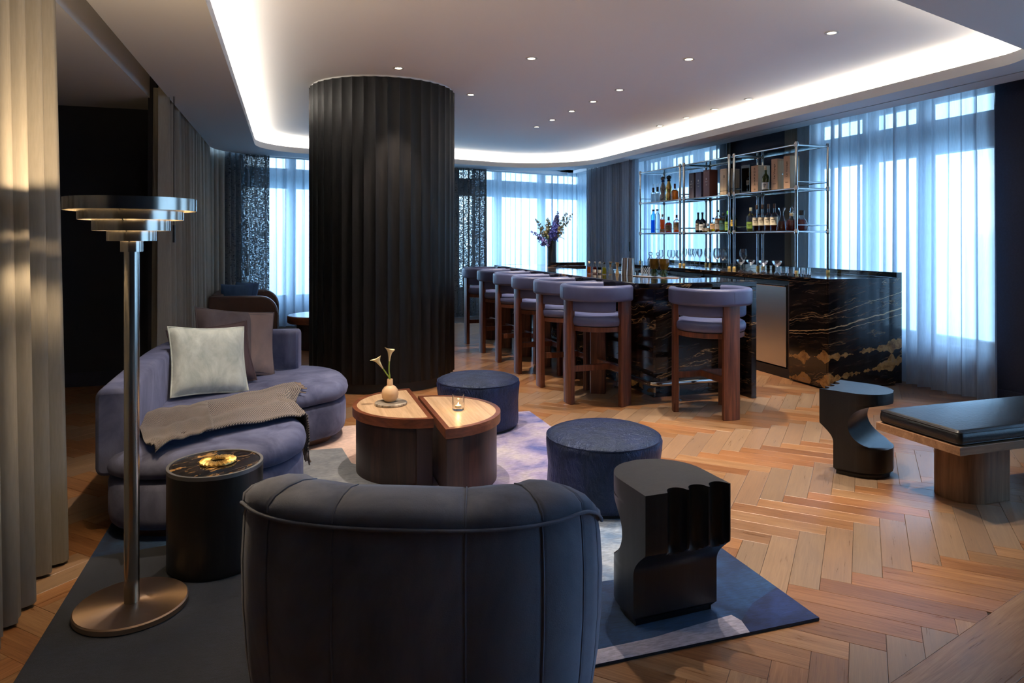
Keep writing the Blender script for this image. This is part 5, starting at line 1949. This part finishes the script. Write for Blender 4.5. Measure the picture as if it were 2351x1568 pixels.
for y, h, lab_ in ((6.70, 0.361, 'pale wooden box with script lettering, left of the pair on the upper right shelf'), (6.49, 0.372, 'pale wooden box with script lettering, right of the pair beside the post')):
    t = carton(y, 0.105, h, WOODBOX, lab_, d=0.13, x=5.46)
    MB().box(-0.0662, -0.0651, -0.052, 0.052, 0.001, h - 0.001).build('front_board', TANF, t)
    text_mesh('script_lettering', 'Le Voyage', 0.042, DARKPRINT, t, (-0.0666, 0, h * 0.6), (radians(90), radians(-90), radians(-90)))
    text_mesh('small_print', 'Delamain', 0.014, DARKPRINT, t, (-0.0666, 0, h * 0.2), FRONT)
    k_ = MB().lathe([(0.009, 0), (0.009, 0.003)], 14).build('metal_stud', M['chrome'], t)
    k_.location = (0, -0.053, h * 0.5)
    k_.rotation_euler = (radians(90), 0, 0)

# ================================================================== GLASSWARE ON THE BACK COUNTER
ZG = ZB + 0.0008


def stem_glass(name, kind):
    t = thing(name)
    if kind == 'wine': pr_ = [(0.036, 0), (0.036, 0.002), (0.006, 0.006), (0.0035, 0.02), (0.0035, 0.11), (0.01, 0.118), (0.038, 0.15), (0.047, 0.185), (0.044, 0.23), (0.036, 0.262)]
    elif kind == 'flute': pr_ = [(0.032, 0), (0.032, 0.002), (0.005, 0.006), (0.0032, 0.02), (0.0032, 0.125), (0.008, 0.135), (0.030, 0.175), (0.034, 0.20), (0.027, 0.25)]
    elif kind == 'small': pr_ = [(0.032, 0), (0.032, 0.002), (0.005, 0.006), (0.0035, 0.02), (0.0035, 0.10), (0.012, 0.11), (0.034, 0.14), (0.036, 0.165), (0.028, 0.222)]
    elif kind == 'coupe': pr_ = [(0.034, 0), (0.032, 0.004), (0.010, 0.02), (0.0045, 0.04), (0.0045, 0.075), (0.012, 0.085), (0.038, 0.105), (0.050, 0.13), (0.051, 0.142)]
    cut = {'wine': 5, 'flute': 5, 'small': 5, 'coupe': 5}[kind]
    MB().lathe(pr_[:cut], 20, cap1=False).build('stem', M['clear'], t, smooth=50)
    MB().lathe(pr_[cut - 1:], 24, cap0=False, cap1=False).build('bowl', M['clear'], t, smooth=60)
    MB().tube([(pr_[-1][0] * cos(2 * pi * i / 24), pr_[-1][0] * sin(2 * pi * i / 24), pr_[-1][1]) for i in range(24)], 0.0012, 5, closed=True).build('lip', M['clear'], t, smooth=60)
    return t


ORD = ['first', 'second', 'third', 'fourth', 'fifth', 'sixth', 'seventh', 'eighth']


def glass_row(name, kind, spots, what, group):
    src = None
    for k, (x, y) in enumerate(spots):
        o_ = stem_glass(name, kind) if src is None else copy_tree(src)
        if src is None: src = o_
        o_.location = (x, y, ZG)
        tag(o_, ORD[k] + ' ' + what, 'glass', group)


glass_row('small_wine_glass', 'small', [(5.30, 8.86), (5.30, 8.77), (5.42, 8.83), (5.36, 8.70), (5.20, 8.93)], 'small stemmed glass from the left on the back counter', 'small stemmed glasses')
glass_row('champagne_glass', 'flute', [(5.40, 8.47), (5.28, 8.42), (5.38, 8.34), (5.30, 8.27), (5.36, 8.19), (5.30, 8.08)], 'champagne glass from the left below the middle shelf', 'champagne glasses')
glass_row('wine_glass', 'wine', [(5.30, 7.90), (5.40, 7.83), (5.30, 7.70), (5.42, 7.66), (5.28, 7.535), (5.42, 7.31)], 'large wine glass from the left on the back counter', 'large wine glasses')
glass_row('coupe_glass', 'coupe', [(5.14, 6.98), (5.18, 6.85), (5.24, 6.70), (5.14, 6.57), (5.24, 6.47), (5.14, 6.34)], 'champagne coupe from the left on the back counter', 'champagne coupes')


def tumbler():
    t = thing('tumbler')
    MB().lathe([(0.035, 0.0), (0.038, 0.004), (0.038, 0.088)], 24, cap1=False).build('glass_wall', M['clear'], t, smooth=50)
    MB().lathe([(0.034, 0.003), (0.034, 0.018)], 24).build('glass_foot', M['clear'], t, smooth=50)
    return t


tb = tumbler()
for k, (x, y) in enumerate(((5.14, 6.235), (5.16, 6.145), (5.14, 6.03), (5.18, 5.95), (5.14, 5.875))):
    o_ = tb if k == 0 else copy_tree(tb)
    o_.location = (x, y, ZG)
    tag(o_, ORD[k] + ' short tumbler from the left near the end of the back counter', 'glass', 'short tumblers')
dcn = thing('decanter', (5.22, 9.27, ZG), 0, 'clear round-stoppered decanter at the left of the back counter', 'decanter')
MB().lathe([(0.05, 0), (0.055, 0.01), (0.05, 0.08), (0.02, 0.11), (0.016, 0.135)], 20, cap1=False).build('glass_body', M['clear'], dcn, smooth=60)
MB().lathe([(0.014, 0.13), (0.03, 0.15), (0.033, 0.168), (0.025, 0.186), (0.004, 0.19)], 16).build('stopper', M['clear'], dcn, smooth=60)
dcn = thing('decanter', (5.22, 9.05, ZG), 0, 'clear decanter with a round stopper just right of the first decanter', 'decanter')
MB().lathe([(0.05, 0), (0.06, 0.01), (0.045, 0.09), (0.018, 0.115), (0.015, 0.13)], 20, cap1=False).build('glass_body', M['clear'], dcn, smooth=60)
MB().lathe([(0.013, 0.13), (0.03, 0.148), (0.034, 0.165), (0.025, 0.183), (0.004, 0.188)], 16).build('stopper', M['clear'], dcn, smooth=60)

# ================================================================== THINGS ON THE BAR
ZT = ZB + 0.0008
lab5 = ['amber', 'dark', 'dark', 'yellow', 'clear']
for k, (x, y, l_, cp_) in enumerate(((3.235, 7.13, 'amber', 'tan'), (3.27, 7.05, 'cognac', 'grey'), (3.30, 6.985, 'dark', 'grey'), (3.315, 6.905, 'yellow', 'black'), (3.36, 6.845, 'water', 'black'))):
    t = bottle(x, y, ZT, 0.135, 0.024, ORD[k] + ' bitters bottle from the left in the cluster on the bar', 0.5, 0.42, 'clear', l_, 0.55, cp_, 0.14, 'white' if k in (1, 2) else None, (0.1, 0.35), group='bitters bottles on the bar')
    if k < 3: MB().tube([(0, 0, 0.134), (0.006, -0.004, 0.155)], 0.003, 6).build('dasher', M['chrome'], t)
M['jig'] = plain('satin_champagne_metal', S(214, 178, 130), 0.4, 0.8)


def jigger(h):
    t = thing('jigger')
    MB().lathe([(0.021, 0), (0.021, 0.002), (0.008, h * 0.52), (0.008, h * 0.56), (0.020, h), (0.0185, h), (0.007, h * 0.6)], 20).build('cups', M['jig'], t, smooth=45)
    MB().lathe([(0.0092, h * 0.50), (0.0092, h * 0.58)], 16).build('waist_ring', M['jig'], t, smooth=45)
    return t


for k, (x, y, h) in enumerate(((3.42, 6.965, 0.135), (3.475, 6.905, 0.12), (3.45, 6.86, 0.13), (3.50, 6.80, 0.115))):
    o_ = jigger(h)
    o_.location = (x, y, ZT)
    tag(o_, ORD[k] + ' hourglass metal jigger from the left on the bar', 'jigger', 'metal jiggers on the bar')
M['tin'] = plain('polished_tin', S(222, 218, 212), 0.22, 0.9)
for k, (x, y) in enumerate(((3.48, 6.725), (3.50, 6.64))):
    t = thing('shaker_tin', (x, y, ZT), 0, ['left', 'right'][k] + ' polished shaker tin of the pair on the bar', 'shaker', 'shaker tins on the bar')
    MB().lathe([(0.046, 0.0), (0.046, 0.004), (0.036, 0.178), (0.037, 0.184), (0.034, 0.184), (0.034, 0.176)], 28, cap1=False).build('tin', M['tin'], t, smooth=45)
    MB().lathe([(0.030, 0.10), (0.030, 0.178)], 20).build('inner_tin', M['copper'], t, smooth=45)
t = thing('mixing_glass', (3.56, 6.43, ZT + 0.008), 0, 'cut-glass mixing glass with a diamond pattern on the bar tray', 'glass')
MB().lathe([(0.042, 0), (0.044, 0.005), (0.044, 0.15)], 28, cap1=False).build('glass_wall', M['clear'], t, smooth=50)
m_ = MB()
for s_ in (1, -1):
    for k in range(12):
        m_.tube([(0.0448 * cos(2 * pi * k / 12 + s_ * q * 1.1), 0.0448 * sin(2 * pi * k / 12 + s_ * q * 1.1), 0.01 + 0.075 * q) for q in (0, .2, .4, .6, .8, 1)], 0.0016, 4)
tag(m_.build('cut_pattern', plain('cut_glass_edge', S(225, 228, 230), 0.2), t, smooth=60), kind='stuff')
tr = thing('oval_tray', (3.57, 6.24, ZT), radians(-62), 'slim pale tray under the pineapple mugs on the bar', 'tray')
MB().stack([(0.27 * cos(2 * pi * k / 48), 0.10 * sin(2 * pi * k / 48)) for k in range(48)], [(0.01, 0), (0.0, 0.005), (0.004, 0.007), (0.02, 0.006)]).build('tray_plate', plain('pale_metal', S(200, 190, 178), 0.3, 0.8), tr, smooth=50)
M['pine_t'] = plain('ochre_glaze', S(104, 78, 22), 0.2, var=0.35, vscale=40)
M['pine_b'] = plain('green_glaze', S(28, 62, 26), 0.15, var=0.5, vscale=30)


def pineapple(x, y, label):
    t = thing('pineapple_mug', (x, y, ZT + 0.008), 0, label, 'mug', 'pineapple mugs on the bar')
    n_ = 28
    ls_ = []
    for j in range(13):
        z = 0.075 + 0.105 * j / 12
        q = j / 12
        r0 = 0.034 + 0.018 * sin(min(1, q * 1.15) * pi * 0.62)
        ls_.append([((r0 + 0.0028 * abs(sin(7 * a + (j % 2) * pi / 2))) * cos(a), (r0 + 0.0028 * abs(sin(7 * a + (j % 2) * pi / 2))) * sin(a), z) for a in (2 * pi * i / n_ for i in range(n_))])
    MB().loops(ls_, True, True).build('fruit_cup', M['pine_t'], t, smooth=40)
    MB().lathe([(0.024, 0.0), (0.034, 0.004), (0.027, 0.03), (0.026, 0.078)], 20).build('foot', M['pine_b'], t, smooth=50)
    for k in range(10):
        a = 2 * pi * k / 10
        for zz, rr_ in ((0.070, 0.046), (0.045, 0.042)):
            a2 = a + (0.3 if zz < 0.05 else 0)
            l_ = MB()
            l_.loops([[(0.027 * cos(a2 - .22), 0.027 * sin(a2 - .22), zz), (0.029 * cos(a2), 0.029 * sin(a2), zz), (0.027 * cos(a2 + .22), 0.027 * sin(a2 + .22), zz)],
                      [(0.034 * cos(a2 - .2), 0.034 * sin(a2 - .2), zz - 0.022), (0.037 * cos(a2), 0.037 * sin(a2), zz - 0.020), (0.034 * cos(a2 + .2), 0.034 * sin(a2 + .2), zz - 0.022)],
                      [(rr_ * cos(a2 - .03), rr_ * sin(a2 - .03), zz - 0.042), (rr_ * cos(a2), rr_ * sin(a2), zz - 0.041), (rr_ * cos(a2 + .03), rr_ * sin(a2 + .03), zz - 0.042)]], False, False, closed=False)
            lo_ = l_.build('leaf', M['pine_b'], t, smooth=60)
    return t


pineapple(3.565, 6.255, 'ceramic pineapple mug, left of the pair on the bar')
pineapple(3.605, 6.135, 'ceramic pineapple mug, right of the pair on the bar')
sg = thing('stone_plaque', (3.50, 7.35, ZT), radians(-65), 'small grey-blue stone plaque standing on the bar behind the jiggers', 'plaque')
MB().box(-0.055, 0.055, -0.008, 0.008, 0, 0.105).build('slab', plain('blue_grey_stone', S(90, 108, 128), 0.3, var=0.3, vscale=14), sg, bevel=0.002)

# ---- tall vase with delphiniums at the far end of the bar
vz = thing('tall_vase', (3.73, 9.55, ZT), 0, 'tall dark cylinder vase at the far end of the bar', 'vase')
MB().lathe([(0.066, 0), (0.070, 0.004), (0.070, 0.375), (0.066, 0.378), (0.064, 0.37), (0.063, 0.02)], 32, cap1=False).build('cylinder', plain('dark_glaze', S(38, 46, 56), 0.3), vz, smooth=40)
fb = thing('flower_bouquet', (3.73, 9.55, ZT + 0.03), 0, 'bouquet of purple-blue delphinium spikes in the tall dark vase', 'flowers')
FLM = [plain('petal_violet', S(122, 112, 180), 0.7, var=0.25, vscale=60), plain('petal_blue', S(90, 104, 190), 0.7, var=0.25, vscale=60), plain('petal_pale', S(176, 168, 120), 0.7, var=0.2, vscale=60)]
STM = plain('stem_green', S(64, 92, 44), 0.6)
LFM = plain('leaf_green', S(44, 84, 50), 0.55)
rr = random.Random(9)


def petal_cluster(m, c, s_, rg):
    """five small petals around a point"""
    ax = Vector((rg.uniform(-1, 1), rg.uniform(-1, 1), rg.uniform(-.4, .8))).normalized()
    u = ax.orthogonal().normalized()
    v = ax.cross(u)
    for k in range(5):
        a = 2 * pi * k / 5
        d = u * cos(a) + v * sin(a)
        e = u * cos(a + pi / 2) + v * sin(a + pi / 2)
        p0 = c
        p1 = c + d * s_ * 0.6 + e * s_ * 0.35 + ax * s_ * 0.25
        p2 = c + d * s_ + ax * s_ * 0.45
        p3 = c + d * s_ * 0.6 - e * s_ * 0.35 + ax * s_ * 0.25
        m.add([tuple(p0), tuple(p1), tuple(p2), tuple(p3)], [(0, 1, 2, 3)])


for k in range(13):
    a = rr.uniform(0, 2 * pi)
    tilt = rr.uniform(0.02, 0.24)
    if k < 6: tilt = rr.uniform(0.16, 0.26); a = 2 * pi * k / 6 + 0.3
    Ln = rr.uniform(0.58, 0.76) - 0.15 * (tilt > 0.2)
    pts = []
    for q in range(9):
        w = q / 8
        rad = 0.03 + (tilt * (0.3 + 0.9 * w)) * max(0, w - 0.35) * 1.9
        rad = min(rad, 0.055) if w < 0.46 else rad
        pts.append(Vector((cos(a) * rad, sin(a) * rad, 0.01 + Ln * w)))
    st = MB().tube(pts, [0.004] * 6 + [0.003, 0.0025, 0.002], 6).build('stem', STM, fb, smooth=60)
    pm = MB()
    rg = random.Random(100 + k)
    for q in range(80):
        w = 0.56 + 0.44 * (q / 79)
        i0 = min(7, int(w * 8))
        c = pts[i0].lerp(pts[i0 + 1], w * 8 - i0)
        sp_ = 0.046 * (1.15 - w) / 0.5 + 0.008
        c = c + Vector((rg.uniform(-1, 1), rg.uniform(-1, 1), rg.uniform(-.4, .4))) * sp_
        petal_cluster(pm, c, 0.022 * (1.25 - 0.7 * (w - 0.6) / 0.4), rg)
    tag(pm.build('blossoms', FLM[k % 3 if k % 5 else 2], st, fixn=False), kind='stuff')
for k in range(7):
    a = 2 * pi * k / 7 + 0.4
    base = Vector((cos(a) * 0.05, sin(a) * 0.05, 0.36))
    tip = Vector((cos(a) * 0.19, sin(a) * 0.19, 0.40 + 0.06 * sin(3 * k)))
    d = (tip - base)
    sd = Vector((-sin(a), cos(a), 0))
    l_ = MB()
    l_.loops([[tuple(base + d * q - sd * wd + Vector((0, 0, up))), tuple(base + d * q + Vector((0, 0, up - 0.008))), tuple(base + d * q + sd * wd + Vector((0, 0, up)))] for q, wd, up in ((0, .004, 0), (.3, .02, .03), (.65, .018, .03), (1, .001, 0))], False, False, closed=False)
    l_.build('leaf', LFM, fb, smooth=60)

# ================================================================== ON THE COFFEE TABLES
ZK = 0.42 - 0.0018
co = thing('stone_coaster', (0.632, 4.445, ZK), 0, 'round striped stone coaster under the cream bud vase', 'coaster')


def stripe_stone():
    m = NT('striped_stone')
    v = m.coord('Object', (6, 26, 1), (0, 0, 0.5))
    n1 = m.noise(v, 1.4, 5, 0.6, 1.2)
    c = m.ramp(n1, [(0.38, S(54, 48, 44)), (0.5, S(150, 138, 124)), (0.62, S(196, 186, 170))])
    return m.done(m.pbsdf(c, 0.35).outputs[0])


MB().lathe([(0.094, 0.0005), (0.102, 0.003), (0.102, 0.013), (0.098, 0.016), (0.001, 0.016)], 48).build('disc', stripe_stone(), co, smooth=40)
bv = thing('bud_vase', (0.628, 4.455, ZK + 0.0165), 0, 'small cream ball vase with a straight neck on the stone coaster', 'vase')
MB().lathe([(0.022, 0), (0.036, 0.006), (0.050, 0.025), (0.054, 0.05), (0.050, 0.075), (0.034, 0.096), (0.019, 0.104), (0.018, 0.142), (0.0165, 0.144), (0.0145, 0.142), (0.0145, 0.11)], 36, cap1=False).build('vase_body', plain('cream_ceramic', S(214, 178, 138), 0.5), bv, smooth=50)
CALP = plain('calla_cream', S(226, 214, 168), 0.5)
CALG = plain('calla_stem', S(142, 168, 66), 0.5)


def calla(pts, turn, label, s_=1.0):
    t = thing('calla_lily', (0.628, 4.455, ZK + 0.0165), 0, label, 'flower', 'calla lilies in the bud vase')
    P = catmull(pts, 6, closed=False)
    MB().tube(P, [0.0042] * len(P), 8).build('stem', CALG, t, smooth=60)
    e0, e1 = Vector(P[-1]), (Vector(P[-1]) - Vector(P[-4])).normalized()
    side = Vector((cos(turn), sin(turn), 0))
    side = (side - e1 * side.dot(e1)).normalized()
    up = e1.cross(side)
    ls_ = []
    n_ = 16
    for j in range(9):
        w = j / 8
        r = (0.005 + 0.016 * w ** 1.6) * s_
        row = []
        for k in range(n_ + 1):
            a = -pi * 0.92 + 2 * pi * 0.92 * k / n_
            flare_ = 1 + (0.55 * max(0, -cos(a)) + 0.2) * max(0, w - 0.7) / 0.3
            ln = 0.075 * s_ * w * (1 + 0.0) + 0.016 * s_ * max(0, cos(a)) * w ** 2
            row.append(tuple(e0 - e1 * 0.004 + e1 * ln + (side * cos(a) + up * sin(a)) * r * flare_ + side * (0.016 * s_ * max(0, cos(a)) * max(0, w - 0.75) * 3)))
        ls_.append(row)
    m_ = MB()
    m_.loops(ls_, False, False, closed=False)
    m_.build('spathe', CALP, t, smooth=80, fixn=False)
    MB().tube([tuple(e0 + e1 * 0.02), tuple(e0 + e1 * 0.062)], 0.004, 8).build('spadix', plain('calla_spadix', S(220, 180, 60), 0.6), t, smooth=60)
    return t


calla([(0.002, 0, 0.02), (0.001, -0.001, 0.14), (-0.006, 0.0, 0.20), (-0.004, 0.0, 0.262)], 3.3, 'taller upright cream calla lily in the bud vase', 1.0)
calla([(-0.002, 0, 0.02), (-0.003, 0.001, 0.14), (-0.022, 0.006, 0.178), (-0.046, 0.012, 0.215)], 3.0, 'shorter leaning cream calla lily in the bud vase', 1.0)
cg = thing('candle_glass', (1.007, 4.165, ZK), 0, 'ribbed clear glass with a lit candle on the coffee table', 'candle')
m_ = MB()
ls_ = []
n_ = 64
for r, z in ((0.030, 0.0005), (0.036, 0.004), (0.037, 0.02), (0.0375, 0.094), (0.0375, 0.096), (0.0345, 0.096), (0.034, 0.02), (0.02, 0.016)):
    ls_.append([((r + (0.0012 if (i % 2) else -0.0004) * (1 if 0.01 < z < 0.09 and r > 0.035 else 0)) * cos(2 * pi * i / n_), (r + (0.0012 if (i % 2) else -0.0004) * (1 if 0.01 < z < 0.09 and r > 0.035 else 0)) * sin(2 * pi * i / n_), z) for i in range(n_)])
m_.loops(ls_, True, True)
m_.build('ribbed_glass', M['candle_clear'], cg, smooth=25)
MB().lathe([(0.019, 0.0165), (0.019, 0.030), (0.004, 0.031)], 20).build('tealight', plain('wax', S(236, 220, 190), 0.6), cg, smooth=40)
MB().lathe([(0.001, 0.031), (0.0035, 0.036), (0.0028, 0.042), (0.0003, 0.05)], 10).build('flame', emit('flame', (1.0, 0.66, 0.28, 1), 14.0), cg, smooth=60)
L_ = bpy.data.lights.new('candle_light', 'POINT')
L_.energy = 0.22
L_.color = (1.0, 0.6, 0.25)
L_.shadow_soft_size = 0.004
lo = bpy.data.objects.new('candle_light', L_)
COL.objects.link(lo)
lo.parent = cg
lo.location = (0, 0, 0.055)

# ================================================================== FAR LEFT: SETTEE AND ROUND TABLE
st = thing('leather_settee', (-0.565, 10.82, 0), radians(-90), 'dark brown leather settee with rounded arms in the far left corner', 'settee')
# local: faces +y (world +x), x along world -y ; near arm at +x
LS, DS = 0.70, 0.445


def arm(x0, x1):
    pr_ = []
    rc_ = 0.24
    poly = [(-DS, 0.06), (DS, 0.06), (DS, 0.685 - rc_)]
    for k in range(9):
        a = pi / 2 * k / 8
        poly.append((DS - rc_ + rc_ * cos(a), 0.685 - rc_ + rc_ * sin(a)))
    poly += [(-DS, 0.695)]
    return MB().loops([[(x0, y, z) for y, z in poly], [(x1, y, z) for y, z in poly]])


arm(LS - 0.14, LS).build('arm', M['leather_brown'], st, smooth=40, bevel=0.025)
arm(-LS, -LS + 0.14).build('arm', M['leather_brown'], st, smooth=40, bevel=0.025)
MB().box(-LS + 0.141, LS - 0.141, -DS, -DS + 0.17, 0.06, 0.70).build('backrest', M['leather_brown'], st, bevel=0.04, smooth=40)
MB().box(-LS + 0.142, LS - 0.142, -DS + 0.171, DS - 0.03, 0.06, 0.28).build('base', M['leather_brown'], st, bevel=0.015, smooth=40)
MB().box(-LS + 0.144, LS - 0.144, -DS + 0.172, DS - 0.02, 0.281, 0.42).build('seat_cushion', M['leather_brown'], st, bevel=0.03, smooth=40)
for sx_ in (-LS + 0.1, LS - 0.1):
    for sy_ in (-DS + 0.08, DS - 0.08):
        MB().lathe([(0.022, 0.0005), (0.022, 0.06)], 12, (sx_, sy_, 0)).build('foot', M['black'], st)
pillow('cushion', 0.46, 0.42, 0.15, M['cush_blue'], (-0.70, 10.48, 0.425), (radians(-14), 0, radians(-14)), 'blue square cushion at the near end of the brown settee', 7, piping=False)
pillow('cushion', 0.44, 0.42, 0.15, M['cush_blue'], (-0.62, 10.85, 0.425), (radians(-14), 0, radians(-40)), 'darker blue cushion behind the first on the brown settee', 8, piping=False)
rt_ = thing('round_table', (0.42, 9.72, 0), 0, 'low round table with a pale top half hidden by the column', 'table')
MB().lathe([(0.40, 0.35), (0.415, 0.352), (0.42, 0.36), (0.42, 0.44), (0.412, 0.449)], 56).build('rim', M['walnut_rim'], rt_, smooth=40)
MB().lathe([(0.40, 0.4492), (0.40, 0.452), (0.002, 0.452)], 56).build('top_inlay', plain('pale_top', S(170, 176, 190), 0.2), rt_)
MB().lathe([(0.30, 0.0005), (0.30, 0.35)], 48).build('pedestal', M['walnut_dark'], rt_, smooth=40)
